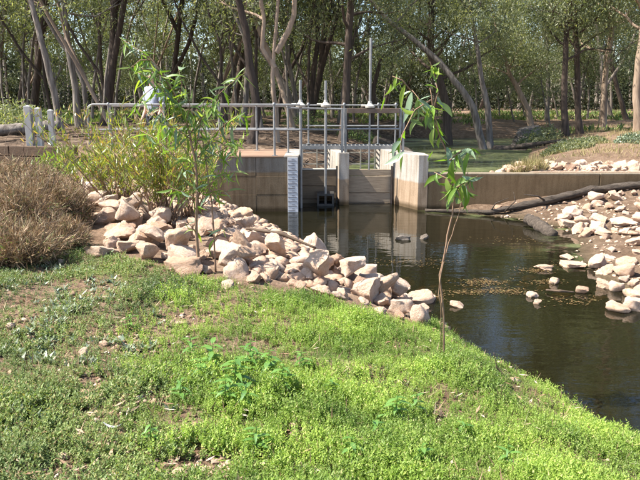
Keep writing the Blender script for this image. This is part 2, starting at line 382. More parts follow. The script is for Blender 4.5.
# ------------------------------------------------------------------ weir structure
DZ = 1.23
ab = empty('concrete_abutment', (-2.9, 15, -.6)); tag(ab, 'long concrete abutment with sandy deck behind the rock bank', 'abutment')
def child(o, p):
    o.parent = p; o.matrix_parent_inverse = Matrix.Translation(-Vector(p.location)); return o
child(MB().box(-5.395, -.484, 14.15, 16.3, -.6, DZ-.032).build('core', M['conc']), ab)
jx = [-5.4, -3.9, -2.66, -1.42, -.48]; jz = [-.6, .38, .79, DZ-.03]
for i in range(4):
    for j in range(3):
        child(MB().box(jx[i]+.003, jx[i+1]-.003, 14.12+.003*((i+j) % 2), 14.148, jz[j]+.002, jz[j+1]-.002).build('cast_panel', M['conc'], bevel=.004), ab)
child(MB().box(-5.38, -.80, 14.10, 16.28, DZ-.027, DZ).build('deck', M['deck'], bevel=.006), ab)
child(MB().box(-.797, -.47, 14.10, 16.28, DZ-.027, DZ+.004).build('deck_nosing', M['conc_white'], bevel=.006), ab)

mp = MB().prism([(.46, 15.1), (.69, 15.1), (.44, 16.5), (.2, 16.5)], -.6, DZ).build('middle_pier', M['conc_white'], bevel=.012)
tag(mp, 'narrow concrete pier standing between the two sluice gates', 'pier')
rp = MB().prism([(2.2, 14.3), (2.42, 14.3), (2.42, 14.9), (1.78, 16.5), (1.44, 16.5), (1.83, 15.06)], -.6, DZ+.01).build('flared_pier', M['conc_white'], bevel=.012)
tag(rp, 'bright sunlit concrete pier where the long low wall begins', 'pier')
rw = empty('low_concrete_wall', (7, 14.5, -.4)); tag(rw, 'long low concrete wall with rocks heaped behind it', 'wall')
xj = [2.425, 6.28, 10.1, 14]
for i in range(3):
    child(MB().box(xj[i]+(.006 if i else 0), xj[i+1]-.006, 14.33, 14.62, -.4, .83).build('wall_panel', M['conc_wall'], bevel=.014), rw)

# gates
def gate(x0, x1, y, tops, m, label, name='sluice_gate'):
    g = empty(name, ((x0+x1)/2, y, -.5)); tag(g, label, 'gate')
    for i in range(len(tops)-1):
        off = .012*(i % 2)
        child(MB().box(x0, x1, y+off, y+.07+off, tops[i]+.006, tops[i+1]-.006).build('plank', m, bevel=.008), g)
    return g
g1 = gate(-.475, .40, 15.36, [-.5, .1, .42, .80], M['plank_shade'], 'dark closed sluice gate beside the white staff gauge')
child(MB().box(-.475, .40, 15.35, 15.44, .801, .835).build('top_edge', M['cream'], bevel=.004), g1)
g2 = gate(.655, 1.74, 15.36, [-.5, .02, .25, .66, .82], M['plank'], 'pale brown plank sluice gate beside the sunlit flared pier')
for x in (.655, 1.70):
    child(MB().box(x, x+.04, 15.30, 15.355, -.5, .9).build('guide_rail', M['steel_dark']), g2)
for x in (-.47, .385):
    child(MB().box(x, x+.035, 15.30, 15.355, -.5, .9).build('guide_rail', M['steel_black']), g1)
# gate 1 lifting bracket at the water
br = empty('lifting_bracket', (.13, 14.95, -.3)); tag(br, 'black open steel frame at the waterline under a gate spindle', 'bracket')
for (a, b, c, d) in ((-.07, .33, .24, .29), (-.07, .33, .0, .05), (-.07, -.02, .052, .238), (.28, .33, .052, .238), (.105, .155, .052, .238)):
    child(MB().box(a, b, 14.9, 15.34, c, d).build('bar', M['steel_black']), br)
for x in (-.05, .31): child(MB().box(x-.02, x+.02, 15.28, 15.33, -.45, -.002).build('bar', M['steel_black']), br)

# staff gauge
sg = empty('staff_gauge', (-.6, 14.1, -.3)); tag(sg, 'tall white staff gauge with black graduations on the abutment', 'gauge')
gx0, gx1 = -.715, -.485
child(MB().box(gx0, gx1, 14.075, 14.118, -.3, DZ-.03).build('board', M['gauge'], bevel=.004), sg)
z = -.1; i = 0
for i in range(12):
    z = .02+i*.1
    child(MB().box(gx0+.01, gx0+(.16 if i % 5 == 0 else .2), 14.071, 14.0745, z, z+.018).build('graduation', M['ink']), sg)
    child(MB().box(gx0+.09, gx0+.155, 14.071, 14.0745, z+.045, z+.058).build('tick', M['ink']), sg)

# walkway over the bays
wk = empty('steel_walkway', (.5, 16.1, DZ)); tag(wk, 'narrow galvanised walkway spanning the gate bays at deck level', 'walkway')
child(MB().box(-.47, 2.0, 16.20, 16.24, DZ+.006, DZ+.10).build('edge_beam', M['steel']), wk)
child(MB().box(-.47, 2.0, 16.80, 16.84, DZ+.006, DZ+.10).build('edge_beam', M['steel']), wk)
bar0 = None
for k in range(24):
    x = -.45+k*.104
    if bar0 is None: bar0 = MB().box(0, .02, 16.245, 16.795, DZ+.06, DZ+.095).build('grating_bar', M['steel']); o = bar0
    else: o = bar0.copy(); COL.objects.link(o)
    o.location.x = 0; o.parent = wk; o.matrix_parent_inverse = Matrix.Translation(-Vector(wk.location)); o.location = (x, 0, 0)
# screen rack upstream of the gates
for (xa, xb, n, lab) in ((-.46, .3, 3, 'dark'), (.7, 1.45, 3, 'pale')):
    rk = empty('bar_rack', ((xa+xb)/2, 17.02, .2)); tag(rk, f'thin cream bar rack seen above the {lab} sluice gate', 'rack')
    for k in range(n):
        x = xa+(xb-xa)*k/(n-1)
        child(MB().box(x-.016, x+.016, 17.0, 17.04, .2, DZ-.02).build('upright', M['cream']), rk)
    for zz in (.78, 1.08): child(MB().box(xa+.017, xb-.017, 17.01, 17.03, zz, zz+.03).build('crossbar', M['cream']), rk)

# railings
def rail_thing(name, label, posts, rails, r=.024, feet=True):
    c = posts[0] if posts else rails[0][0]
    root = empty(name, (c[0], c[1], c[2])); tag(root, label, 'railing')
    for p in posts:
        b = MB().tube([(p[0], p[1], p[2]), (p[0], p[1], p[3])], r, 10)
        o = child(b.build('post', M['steel'], smooth=False), root)
        if feet:
            MB().box(p[0]-.06, p[0]+.06, p[1]-.06, p[1]+.06, p[2], p[2]+.012).build('foot_plate', M['steel'], o)
            MB().lathe([(.034, 0), (.036, .03), (.022, .06), (.002, .066)], (p[0], p[1], p[3]-.02), 10).build('knuckle', M['steel'], o)
    for pts in rails: child(MB().tube(pts, r*.92, 10).build('rail', M['steel']), root)
yF, yB = 14.2, 15.88
def bend(x, z, r=.14, y=yF):
    return [(x+r*(1-math.sin(a)), y, z-r*(1-math.cos(a))) for a in np.linspace(PI/2, 0, 6)]
rail_thing('front_railing', 'front galvanised handrail with curved end on the sandy deck', [(x, yF, DZ, 2.34) for x in (-4.6, -3.4, -2.2, -1.0)],
           [[(-5.06, yF, DZ+.25), (-5.06, yF, 2.1)]+bend(-5.06, 2.34)+[(-.43, yF, 2.335)], [(-5.06, yF, 1.80), (-.43, yF, 1.80)]])
rail_thing('rear_railing', 'rear galvanised handrail on the far edge of the sandy deck', [(x, yB, DZ, 2.30) for x in (-5.1, -3.95, -2.75, -1.55)],
           [[(-5.15, yB, 2.30), (-.62, yB, 2.30)], [(-5.15, yB, 1.76), (-.62, yB, 1.76)]])
rail_thing('return_railing', 'short galvanised railing across the end of the deck by the gates', [(-.74, 15.0, DZ+.005, 2.30)],
           [[(-.74, 15.0, 1.78), (.505, 15.2, 1.76)], [(-.74, 15.0, 2.26), (.505, 15.2, 2.235)]])
rail_thing('walkway_railing', 'galvanised railing along the upstream side of the gate walkway', [(x, 16.78, DZ+.1, 2.34) for x in (-.3, .62, 1.5, 1.95)],
           [[(-.35, 16.78, 1.80), (2.0, 16.78, 1.80)], [(-.35, 16.78, 2.32), (2.0, 16.78, 2.32)]], r=.021)
# head frame over gate 2
hf = empty('gate_head_frame', (1.2, 15.2, DZ)); tag(hf, 'steel head frame with brown top beam above the pale plank gate', 'frame')
for x, y in ((.52, 15.16), (.60, 15.24)): child(MB().box(x-.026, x+.026, y-.026, y+.026, DZ, 2.25).build('upright', M['steel'], bevel=.004), hf)
for x, y in ((1.88, 15.2), (1.955, 15.2)): child(MB().box(x-.026, x+.026, y-.026, y+.026, DZ+.01, 2.26).build('upright', M['steel'], bevel=.004), hf)
child(MB().box(.633, 1.85, 15.13, 15.27, 2.14, 2.25).build('top_beam', M['steel_dark'], bevel=.006), hf)
child(MB().tube([(.63, 15.2, 1.78), (1.85, 15.2, 1.78)], .022, 10).build('mid_rail', M['steel']), hf)

# gate spindles
def spindle(x, y, zb, zg, ztop, rcol, label, thick=.03):
    s = empty('gate_spindle', (x, y, zb)); tag(s, label, 'spindle')
    child(MB().tube([(x, y, zb), (x, y, zg)], rcol, 10).build('column', M['steel']), s)
    gb = child(MB().lathe([(.05, 0), (.11, .015), (.115, .05), (.075, .085), (.045, .12), (.04, .16), (.012, .165)], (x, y, zg-.002), 16).build('gearbox', M['cream'], smooth=False), s)
    MB().tube([(x-.20, y, zg+.06), (x-.09, y, zg+.06)], .026, 8).build('crank_stub', M['cream'], gb)
    child(MB().tube([(x, y, zg+.16), (x, y, ztop)], thick, 10).build('stem_cover', M['steel']), s)
spindle(-.435, 14.6, -.3, 2.28, 2.87, .032, 'gate spindle with gearbox rising beside the staff gauge', .03)
spindle(.13, 14.93, .29, 2.28, 2.87, .030, 'gate spindle with gearbox above the black waterline frame', .03)
spindle(1.16, 15.2, .82, 2.252, 3.82, .022, 'tallest gate spindle mounted on the brown head beam', .03)

# ------------------------------------------------------------------ left retaining wall and posts
rt = empty('timber_retaining_wall', (-7, 14.4, .6)); tag(rt, 'low retaining wall of dark timber sleepers under the white posts', 'wall')
for k in range(3):
    dx = .3*(k % 2)
    for (a, b) in ((-9.2-dx, -7.1-dx), (-7.08-dx, -5.42)):
        pa = np.interp(a, [-9.5, -5.4], [15.3, 14.25]); pb = np.interp(b, [-9.5, -5.4], [15.3, 14.25])
        th = .2
        o = child(MB().prism([(a, pa), (b, pb), (b, pb+th), (a, pa+th)], .72+k*.235, .72+k*.235+.225).build('sleeper', M['sleeper'], bevel=.015), rt)
for (px, py, pyt, wd, lab) in ((31, 143, 105, .15, 'white square post, stoutest of three on the sleeper wall'), (41, 145, 107, .12, 'white square post standing between two others on the sleeper wall'), (53.5, 148, 109, .11, 'white square post of three closest to the curved handrail')):
    b = aty(px, py, 14.9); t = aty(px, pyt, 14.9); hw = wd/2
    zb = H(b.x, b.y)-.05
    p = MB().box(b.x-hw, b.x+hw, 14.9-hw, 14.9+hw, zb, t.z-.03)
    p.poly([(b.x-hw, 14.9-hw, t.z-.03), (b.x+hw, 14.9-hw, t.z-.03), (b.x+hw, 14.9+hw, t.z-.03), (b.x-hw, 14.9+hw, t.z-.03), (b.x, 14.9, t.z)], [(0, 1, 4), (1, 2, 4), (2, 3, 4), (3, 0, 4)])
    tag(p.build('white_post', M['post'], bevel=.006), lab, 'post', 'white posts left of the deck')

# ------------------------------------------------------------------ rocks
def rock_mesh(seed, sub):
    r = np.random.default_rng(seed); bm = bmesh.new(); bmesh.ops.create_icosphere(bm, subdivisions=sub, radius=1)
    V = np.array([v.co[:] for v in bm.verts])
    for _ in range(12):
        nrm = r.normal(size=3); nrm /= np.linalg.norm(nrm); d = r.uniform(.42, .82)
        over = np.maximum(V@nrm-d, 0); V -= over[:, None]*nrm*.95
    for f, a in ((1.7, .15), (4, .10), (9, .07), (17, .045)):
        ph = r.uniform(0, 6, 9)
        n = np.sin(V[:, 0]*f+ph[0]+1.3*np.sin(V[:, 1]*f*1.3+ph[1]))+np.sin(V[:, 1]*f+ph[2]+1.3*np.sin(V[:, 2]*f*1.1+ph[3]))+np.sin(V[:, 2]*f+ph[4]+1.3*np.sin(V[:, 0]*f*1.2+ph[5]))
        V *= (1+a*n/3*1.6)[:, None]
    V /= np.abs(V).max(0)
    for v, c in zip(bm.verts, V): v.co = c
    me = bpy.data.meshes.new('rock'); bm.to_mesh(me); bm.free()
    me.polygons.foreach_set('use_smooth', [True]*len(me.polygons)); me.set_sharp_from_angle(angle=.85); return me
RM = [rock_mesh(i, 3) for i in range(10)]
RMG = [rock_mesh(50+i, 3) for i in range(3)]
for m_ in RM: m_.materials.append(M['rock'])
for m_ in RMG: m_.materials.append(M['rock_grey'])
placed = []
LB, GB = 'pinkish cream limestone rock in the heap on the creek bank', 'rocks heaped on the near creek bank'
LR, GR = 'pale limestone rock strewn along the far muddy shore', 'rocks on the far muddy shore'
LWb, GWb = 'pale rock in the row heaped behind the low wall', 'rocks heaped behind the low wall'
AUTO = (LB, LR, LWb)
def rock_words(x, y, sx):
    size = 'large' if sx > .17 else ('medium sized' if sx > .115 else 'small')
    if y > 14.4: return f'{size} pale rock in the row heaped behind the low wall'
    if side(RS, np.array([x]), np.array([y]))[0] > -1.2:
        return f'{size} pale rock on the muddy shore ' + ('below the driftwood log' if y > 11.5 else 'beside the shallow stones')
    d = -side(LS, np.array([x]), np.array([y]))[0]
    if y > 11.8: w_ = 'at the foot of the abutment and bushes'
    else:
        e = 'at the waterline' if d < .55 else ('on the crest of the heap' if d < 1.5 else 'at the weedy edge of the heap')
        w_ = e+(' below the willowy bushes' if y > 9.7 else ' near the fallen branch' if y > 7.8 else ' beside the bright weeds')
    return f'{size} cream limestone rock {w_}'
def rock(x, y, z, sx, sy, sz, label, group, name='rock', rz=None, tilt=.35, grey=False):
    if label in AUTO: label = rock_words(x, y, sx)
    o = bpy.data.objects.new(name, R.choice(RMG if grey else RM)); COL.objects.link(o)
    o.location = (x, y, z); o.scale = (sx, sy, sz)
    o.rotation_euler = (R.uniform(-tilt, tilt), R.uniform(-tilt, tilt), R.uniform(0, 6.28) if rz is None else rz)
    placed.append((x, y, max(sx, sy)))
    return tag(o, label, 'rock', group)
# hero rocks of the near bank: pixel centre, width, height
LB, GB = 'pinkish cream limestone rock in the heap on the creek bank', 'rocks heaped on the near creek bank'
def inside(poly, x, y):
    c = False; j = len(poly)-1
    for i in range(len(poly)):
        if (poly[i][1] > y) != (poly[j][1] > y) and x < (poly[j][0]-poly[i][0])*(y-poly[i][1])/(poly[j][1]-poly[i][1])+poly[i][0]: c = not c
        j = i
    return c
def put(px, py, wpx, hpx, label, group, zoff=0, **k):
    p = ground_at(px, py+hpx*.35); d = math.hypot(p.y, CZ-p.z); s = d/F
    sx = wpx*s/2; sz = max(hpx*s/2, sx*.45)
    return rock(p.x, p.y, p.z+sz*.45+zoff, sx, sx*R.uniform(.75, 1), sz, label, group, **k)
heroes = [(366, 287, 40, 32, 'largest rounded cream boulder at the foot of the rock heap'), (322, 290, 24, 17, None), (398, 306, 26, 20, None), (421, 313, 26, 26, None), (418, 292, 16, 12, None),
          (432, 288, 18, 12, None), (388, 292, 14, 18, None), (186, 267, 46, 16, 'broad flat slab of cream limestone behind the twin sapling stems'), (128, 246, 34, 18, None), (100, 251, 36, 14, None), (222, 250, 30, 24, None), (250, 256, 26, 18, None),
          (272, 270, 22, 18, None), (298, 268, 28, 17, None), (326, 274, 26, 15, None), (277, 250, 22, 14, None), (148, 250, 24, 26, None), (180, 240, 26, 18, None), (215, 228, 24, 18, None), (238, 232, 28, 18, None), (222, 212, 18, 14, None),
          (205, 222, 18, 14, None), (160, 228, 26, 18, None), (135, 222, 26, 16, None), (112, 210, 22, 14, None), (95, 200, 20, 14, None), (122, 200, 20, 13, None), (300, 286, 18, 12, None), (258, 234, 20, 13, None), (238, 215, 14, 10, None)]
for (x, y, a, b, l) in heroes: put(x, y, a, b, l or LB, None if l else GB, name='boulder' if l else 'rock')
polyL = [(78, 196), (92, 180), (140, 196), (212, 208), (240, 216), (282, 238), (345, 268), (400, 288), (436, 300), (438, 324), (402, 320), (345, 302), (280, 288), (215, 276), (140, 258), (92, 246)]
n = 0; tries = 0
while n < 120 and tries < 9000:
    tries += 1
    px, py = R.uniform(75, 440), R.uniform(178, 325)
    if not inside(polyL, px, py): continue
    p = ground_at(px, py); s = R.choice([.08, .09, .11, .13, .16, .19, .22]) * (.92 if p.y > 7 else .8)
    if any((p.x-q[0])**2+(p.y-q[1])**2 < (.55*(s+q[2]))**2 for q in placed): continue
    rock(p.x, p.y, p.z+s*.4, s*1.15, s*R.uniform(.8, 1.05), s*R.uniform(.6, .95), LB, GB, tilt=.6); n += 1
# second layer on top of the heap
for k in range(34):
    while True:
        px, py = R.uniform(75, 430), R.uniform(185, 305)
        if inside(polyL, px, py+8) and inside(polyL, px, py-6): break
    p = ground_at(px, py); s = R.uniform(.11, .19)
    rock(p.x, p.y, p.z+.16+s*.3, s*1.15, s, s*.75, LB, GB, tilt=.7)
# stones in and by the right hand water
LR, GR = 'pale limestone rock strewn along the far muddy shore', 'rocks on the far muddy shore'
rock_px = [(452, 154, 0, 0)]
LWt, GWt = 'stone poking out of the shallow brown water', 'stones standing in the water'
for (px, py, w_, h_) in [(457, 303, 17, 10), (533, 294, 15, 7), (537, 302, 9, 5), (553, 280, 14, 9), (581, 290, 15, 9), (603, 283, 22, 12), (617, 286, 18, 14), (619, 307, 26, 12), (611, 260, 20, 9), (597, 252, 9, 6), (545, 267, 22, 5), (573, 264, 34, 6), (566, 257, 16, 6), (610, 243, 14, 8), (623, 235, 18, 8)]:
    p = atz(px, py+h_*.3, 0); s = math.hypot(p.y, CZ)/F; sx = w_*s/2; sz = max(h_*s*.6, .05)
    rock(p.x, p.y, sz*.28, sx, sx*.8, sz, LWt, GWt, tilt=.15)
for (px, py, w_, h_, g_) in [(403, 237, 22, 6, True), (424, 237, 10, 7, True)]:
    p = atz(px, py+2, 0); s = math.hypot(p.y, CZ)/F
    rock(p.x, p.y, .02, w_*s/2, w_*s/2*.8, h_*s*.6, 'long low grey rock awash in the water below the flared pier' if w_ > 15 else 'dark round rock awash in the water below the flared pier', None, grey=True, tilt=.1)
# submerged flat stones, ochre with algae
M['algae_stone'] = simple('algae_stone', (.3, .18, .07), (.44, .3, .14), 6, .8, .5, .02)
am = [me_.copy() for me_ in RM[:3]]
for m_ in am: m_.materials.clear(); m_.materials.append(M['algae_stone'])
for (px, py, w_) in [(477, 281, 26), (500, 283, 24), (490, 290, 30), (470, 289, 20), (520, 286, 20), (477, 293, 20), (546, 288, 18), (562, 296, 26), (600, 298, 20), (512, 276, 16), (585, 272, 24), (530, 278, 18)]:
    p = atz(px, py, -.05); s = math.hypot(p.y, CZ)/F; sx = w_*s/2
    z = max(H(p.x, p.y), -.16)
    o = bpy.data.objects.new('submerged_stone', R.choice(am)); COL.objects.link(o); o.location = (p.x, p.y, -.06); o.scale = (sx, sx*.7, .05); o.rotation_euler = (0, 0, R.uniform(-.3, .3))
    tag(o, 'flat ochre stone lying just under the brown water', 'rock', 'submerged stones in the shallows')
polyR = [(555, 213), (575, 203), (600, 197), (640, 188), (668, 190), (668, 318), (640, 314), (622, 298), (600, 268), (592, 250), (600, 240), (574, 236), (560, 226)]
n = 0; tries = 0
while n < 84 and tries < 6000:
    tries += 1
    px, py = R.uniform(550, 668), R.uniform(186, 318)
    if not inside(polyR, px, py): continue
    p = ground_at(px, py, .2); s = R.choice([.07, .09, .12, .15, .18])
    if any((p.x-q[0])**2+(p.y-q[1])**2 < (.8*(s+q[2]))**2 for q in placed): continue
    rock(p.x, p.y, p.z+s*.3, s*1.2, s*R.uniform(.8, 1.05), s*R.uniform(.55, .85), LR, GR, tilt=.5); n += 1
put(606, 180, 17, 19, 'upright pinkish rock leaning at the foot of the low wall', None)
put(570, 212, 22, 16, LR, GR); put(623, 219, 30, 16, LR, GR); put(597, 226, 20, 14, LR, GR); put(585, 232, 16, 12, LR, GR)
for k in range(9):
    p = ground_at(R.uniform(478, 600), R.uniform(203, 211), .05); s = R.uniform(.05, .1)
    rock(p.x, min(p.y, 14.2), H(p.x, min(p.y, 14.2))+s*.3, s*1.2, s, s*.7, 'small pale stone in the debris along the low wall', 'small stones along the low wall')
# rocks dumped behind the wall
LWb, GWb = 'pale rock in the row heaped behind the low wall', 'rocks heaped behind the low wall'
n = 0; tries = 0; pl0 = len(placed)
while n < 62 and tries < 4000:
    tries += 1
    x = R.uniform(3.9, 8.2); y = R.uniform(14.78, 14.95+.5*min(1, (x-3.9)/2)); s = R.choice([.09, .11, .13, .16])
    if any((x-q[0])**2+(y-q[1])**2 < (.5*(s+q[2]))**2 for q in placed[pl0:]): continue
    rock(x, y, max(H(x, y), .74)+s*.35, s*1.15, s, s*R.uniform(.6, .9), LWb, GWb, tilt=.6); n += 1

# small rubble between the rocks
RV = rock_mesh(400, 1); RVv = np.array([v.co[:] for v in RV.vertices]); RVf = np.array([p.vertices[:] for p in RV.polygons])
def rubble(name, xs, ys, smin, smax, m, label, seed):
    r = np.random.default_rng(seed); n = len(xs); s = r.uniform(smin, smax, n); a = r.uniform(0, 6.28, n); ca, sa = np.cos(a)[:, None], np.sin(a)[:, None]
    vx, vy, vz = RVv[None, :, 0]*s[:, None], RVv[None, :, 1]*s[:, None]*r.uniform(.6, 1, n)[:, None], RVv[None, :, 2]*s[:, None]*r.uniform(.5, .9, n)[:, None]
    V = np.stack([vx*ca-vy*sa+xs[:, None], vx*sa+vy*ca+ys[:, None], vz+(H0(xs, ys)+s*.2)[:, None]], -1).reshape(-1, 3)
    return tag(link(name, np_mesh(name, V, (RVf[None]+(np.arange(n)*len(RVv))[:, None, None]).reshape(-1, 3)), m), label, 'rubble', kind='stuff')
r9 = np.random.default_rng(55); x = r9.uniform(-5.5, 1.4, 3200); y = r9.uniform(5.9, 14.05, 3200); d_ = -side(LS, x, y); k = (d_ > -.05) & (d_ < 1.9) & (y > 6.3); 
rubble('rubble', x[k], y[k], .06, .14, M['rock'], 'small broken limestone filling gaps in the rock heap', 1)
x = r9.uniform(3.8, 8.5, 260); y = r9.uniform(14.72, 15.6, 260)
rubble('rubble', x, y, .04, .09, M['rock'], 'small pale stones among the rocks behind the low wall', 5)
x = r9.uniform(3, 8.5, 900); y = r9.uniform(6.5, 14.2, 900); d_ = side(RS, x, y); k = (d_ > -.1); 
rubble('rubble', x[k], y[k], .015, .05, M['rock'], 'pale pebbles and debris covering the far muddy shore', 2)
# ------------------------------------------------------------------ logs and sticks
def logmesh(name, pts, rad, label, branches=(), n=14, m='driftwood'):
    b = MB(); P = [Vector(p) for p in pts]; fine = []; rr = []
    for i in range(len(P)-1):
        for k in range(8):
            t = k/8; fine.append(P[i].lerp(P[i+1], t)); rr.append(rad[i]*(1-t)+rad[i+1]*t)
    fine.append(P[-1]); rr.append(rad[-1])
    b.tube(fine, rr, n)
    bv = np.array(b.v); kx = np.sin(bv[:, 0]*19+bv[:, 2]*13)*.5+np.sin(bv[:, 1]*23+bv[:, 0]*7)*.5
    ctr = np.repeat(np.array([f[:] for f in fine]), n, 0); bv = ctr+(bv-ctr)*(1+.16*kx+.1*np.random.default_rng(5).normal(size=len(bv)))[:, None]
    b.v = [tuple(q) for q in bv]
    for (pp, r0) in branches: b.tube(pp, [r0*(1-.7*i/(len(pp)-1)) for i in range(len(pp))], 6)
    return tag(b.build(name, M[m], smooth=True), label, 'log')
a = [atz(425, 210, .03), atz(490, 212, .07), atz(545, 206, .17), atz(590, 198, .3), atz(640, 189, .44), atz(690, 185, .52)]
a = [Vector((p.x, min(p.y, 14.12), p.z)) for p in a]
for p in a[1:]: p.z = max(p.z, H(p.x, p.y)+.06)
logmesh('driftwood_log', a, [.03, .045, .08, .085, .07, .06], 'long dark driftwood log lying along the foot of the low wall',
        [([a[1], a[1]+Vector((.1, -.05, .2)), a[1]+Vector((.35, -.1, .32))], .02), ([a[1]+Vector((.3, 0, 0)), a[1]+Vector((.5, -.1, .25)), a[1]+Vector((.45, -.1, .45))], .018), ([a[2], a[2]+Vector((-.25, -.25, .14)), a[2]+Vector((-.6, -.4, .2))], .025)])
b0 = atz(528, 222, .05); b1 = atz(553, 235, .02)
logmesh('driftwood_stump', [b0+Vector((0, 0, .07)), (b0+b1)/2+Vector((0, 0, .05)), b1+Vector((0, 0, .0))], [.1, .11, .09], 'short broken log end sticking out of the water near the shore')
p = ground_at(247, 249); q = ground_at(316, 266)
logmesh('fallen_branch', [p+Vector((0, 0, .26)), (p+q)/2+Vector((0, 0, .3)), q+Vector((0, 0, .22))], [.02, .024, .012], 'thin dark branch lying across the rock heap', m='twig', n=7)
p = ground_at(268, 292); q = ground_at(252, 262)
logmesh('fallen_branch', [atz(546, 290, .03), atz(560, 291, .05), atz(574, 292, .02)], [.014, .018, .01], 'thin dark stick floating among stones in the shallows', m='twig', n=7)
p = ground_at(519, 385)
logmesh('bare_twig', [p, p+Vector((-.09, .02, .05)), p+Vector((-.16, .03, .12)), p+Vector((-.19, .03, .24))], [.008, .007, .006, .003], 'bare curved twig standing at the edge of the green bank', m='twig', n=6)

# ------------------------------------------------------------------ foliage helpers
def norm(a): return a/np.maximum(np.linalg.norm(a, axis=-1, keepdims=True), 1e-9)
def diamonds(c, d, length, width, rng, flat=None, tri=False):
    """leaf blades: base at c, along unit d. Returns V,Q"""
    n = len(c); d = norm(d)
    side_ = np.cross(d, rng.normal(size=(n, 3))) if flat is None else np.cross(d, flat)
    s = norm(side_)*np.asarray(width)[..., None]/2 if np.ndim(width) else norm(side_)*width/2
    L = d*np.asarray(length)[..., None] if np.ndim(length) else d*length
    if tri: return np.stack([c+s, c+L, c-s], 1).reshape(-1, 3), np.arange(3*n).reshape(-1, 3)
    V = np.stack([c, c+L*.42+s, c+L, c+L*.42-s], 1).reshape(-1, 3)
    return V, np.arange(4*n).reshape(-1, 4)
def joinVQ(parts):
    Vs, Qs, o = [], [], 0
    for V, Q in parts: Vs.append(V); Qs.append(Q+o); o += len(V)
    return np.concatenate(Vs), np.concatenate(Qs)

# floating leaf mats and scum on the still water
r9 = np.random.default_rng(91); pts = []
for (px, py, rx, ry, nn) in [(480, 282, 26, 4, 150), (505, 291, 30, 4, 150), (470, 292, 18, 3, 80), (535, 270, 22, 3, 90), (575, 264, 20, 2.5, 90), (545, 282, 20, 3, 80), (515, 240, 40, 4, 50), (430, 262, 25, 5, 40), (570, 300, 30, 6, 60), (395, 262, 20, 4, 30), (440, 296, 14, 6, 40), (600, 250, 18, 6, 60)]:
    for k in range(int(nn*1.6)):
        q = atz(px+r9.normal()*rx*.5, py+r9.normal()*ry*.5, .006)
        if q.y < 13.9: pts.append((q.x, q.y, .005+.004*r9.random()))
pts = np.array(pts); nn = len(pts); d = r9.normal(size=(nn, 3)); d[:, 2] = 0
V, Q = diamonds(pts, d, r9.uniform(.015, .06, nn), r9.uniform(.008, .022, nn), r9, flat=np.array([[0, 0, 1.]]))
M['scum'] = leafmat('floating_leaf', [(0, (.05, .034, .016)), (.5, (.12, .075, .03)), (.85, (.19, .125, .055)), (1, (.12, .12, .045))], .05, .05, .4)
tag(link('floating_leaves', np_mesh('floating_leaves', V, Q), M['scum']), 'brown and ochre leaves floating in mats on the creek', 'leaves', kind='stuff')
# ------------------------------------------------------------------ trees
def tree(seed, path, r0, crown, nlimb, reach, nleaf, leaf=(.17, .05), bark='bark_grey', leafm='leaf_gum', droop=.55, forks=(), clumps=5, sig=.5, r1=None):
    """path: trunk points relative to base. returns (trunk mesh, crown mesh)"""
    rng = np.random.default_rng(seed); R_ = random.Random(seed)
    P = [Vector(p) for p in path]; b = MB(); fine = []; 
    for i in range(len(P)-1):
        for k in range(4): fine.append(P[i].lerp(P[i+1], k/4))
    fine.append(P[-1]); N = len(fine)
    wob = np.cumsum(rng.normal(size=(N, 3))*.012, 0); wob[0] = 0; wob[:, 2] = 0
    fine = [f+Vector(wv) for i, (f, wv) in enumerate(zip(fine, wob))]
    zmax = fine[-1].z; rt_ = r1 or r0*.28
    rad = [r0*(1-i/(N-1))+rt_*(i/(N-1)) for i in range(N)]; rad[0] *= 1.3; rad[1] *= 1.1
    b.tube([fine[0]-Vector((0, 0, .35))]+fine, [rad[0]*1.1]+rad, 10)
    ends = []
    def limb(p0, d, L, r):
        pts = [p0]; d = d.normalized()
        for k in range(5):
            d = (d+Vector(rng.normal(size=3))*.22+Vector((0, 0, .06))).normalized(); pts.append(pts[-1]+d*L/5)
        b.tube(pts, [r*(1-.75*i/5) for i in range(6)], 6, cap=False)
        for j in range(clumps):
            t = pts[R_.randint(2, 5)]; dd = (d+Vector(rng.normal(size=3))*.9).normalized(); q = t+dd*L*R_.uniform(.15, .35)
            b.tube([t, (t+q)/2+Vector((0, 0, .08)), q], [r*.28, r*.18, r*.07], 4, cap=False); ends.append(q)
    for (pts, ra, rb) in forks:
        pts = [Vector(p) for p in pts]; b.tube(pts, [ra+(rb-ra)*i/(len(pts)-1) for i in range(len(pts))], 9, cap=False)
        for j in range(4): limb(pts[-1 if j < 2 else -2], Vector((R_.uniform(-1, 1), R_.uniform(-1, 1), R_.uniform(.2, 1))), reach*.8, rb)
    for k in range(nlimb):
        zt = crown[0]+(crown[1]-crown[0])*(k+R_.random())/nlimb; i = min(range(N), key=lambda j: abs(fine[j].z-zt))
        az = k*2.4+R_.uniform(-.5, .5); up = R_.uniform(.1, .8)
        taper = 1-.5*(zt-crown[0])/max(.1, crown[1]-crown[0])
        limb(fine[i], Vector((math.cos(az), math.sin(az), up)), reach*taper*R_.uniform(.7, 1.2), max(.02, rad[i]*.5))
    E = np.array([e[:] for e in ends]); n = len(E)*nleaf
    c = np.repeat(E, nleaf, 0)+rng.normal(size=(n, 3))*np.array([sig, sig, sig*.75])
    d = rng.normal(size=(n, 3))*.6+np.array([0, 0, -droop])
    V, Q = diamonds(c, d, rng.uniform(.7, 1.3, n)*leaf[0], rng.uniform(.7, 1.2, n)*leaf[1], rng)
    tm = bpy.data.meshes.new('trunk'); tm.from_pydata(b.v, [], b.f); tm.update(); tm.materials.append(M[bark])
    tm.polygons.foreach_set('use_smooth', [True]*len(tm.polygons))
    cm = np_mesh('crown', V, Q); cm.materials.append(M[leafm])
    return tm, cm
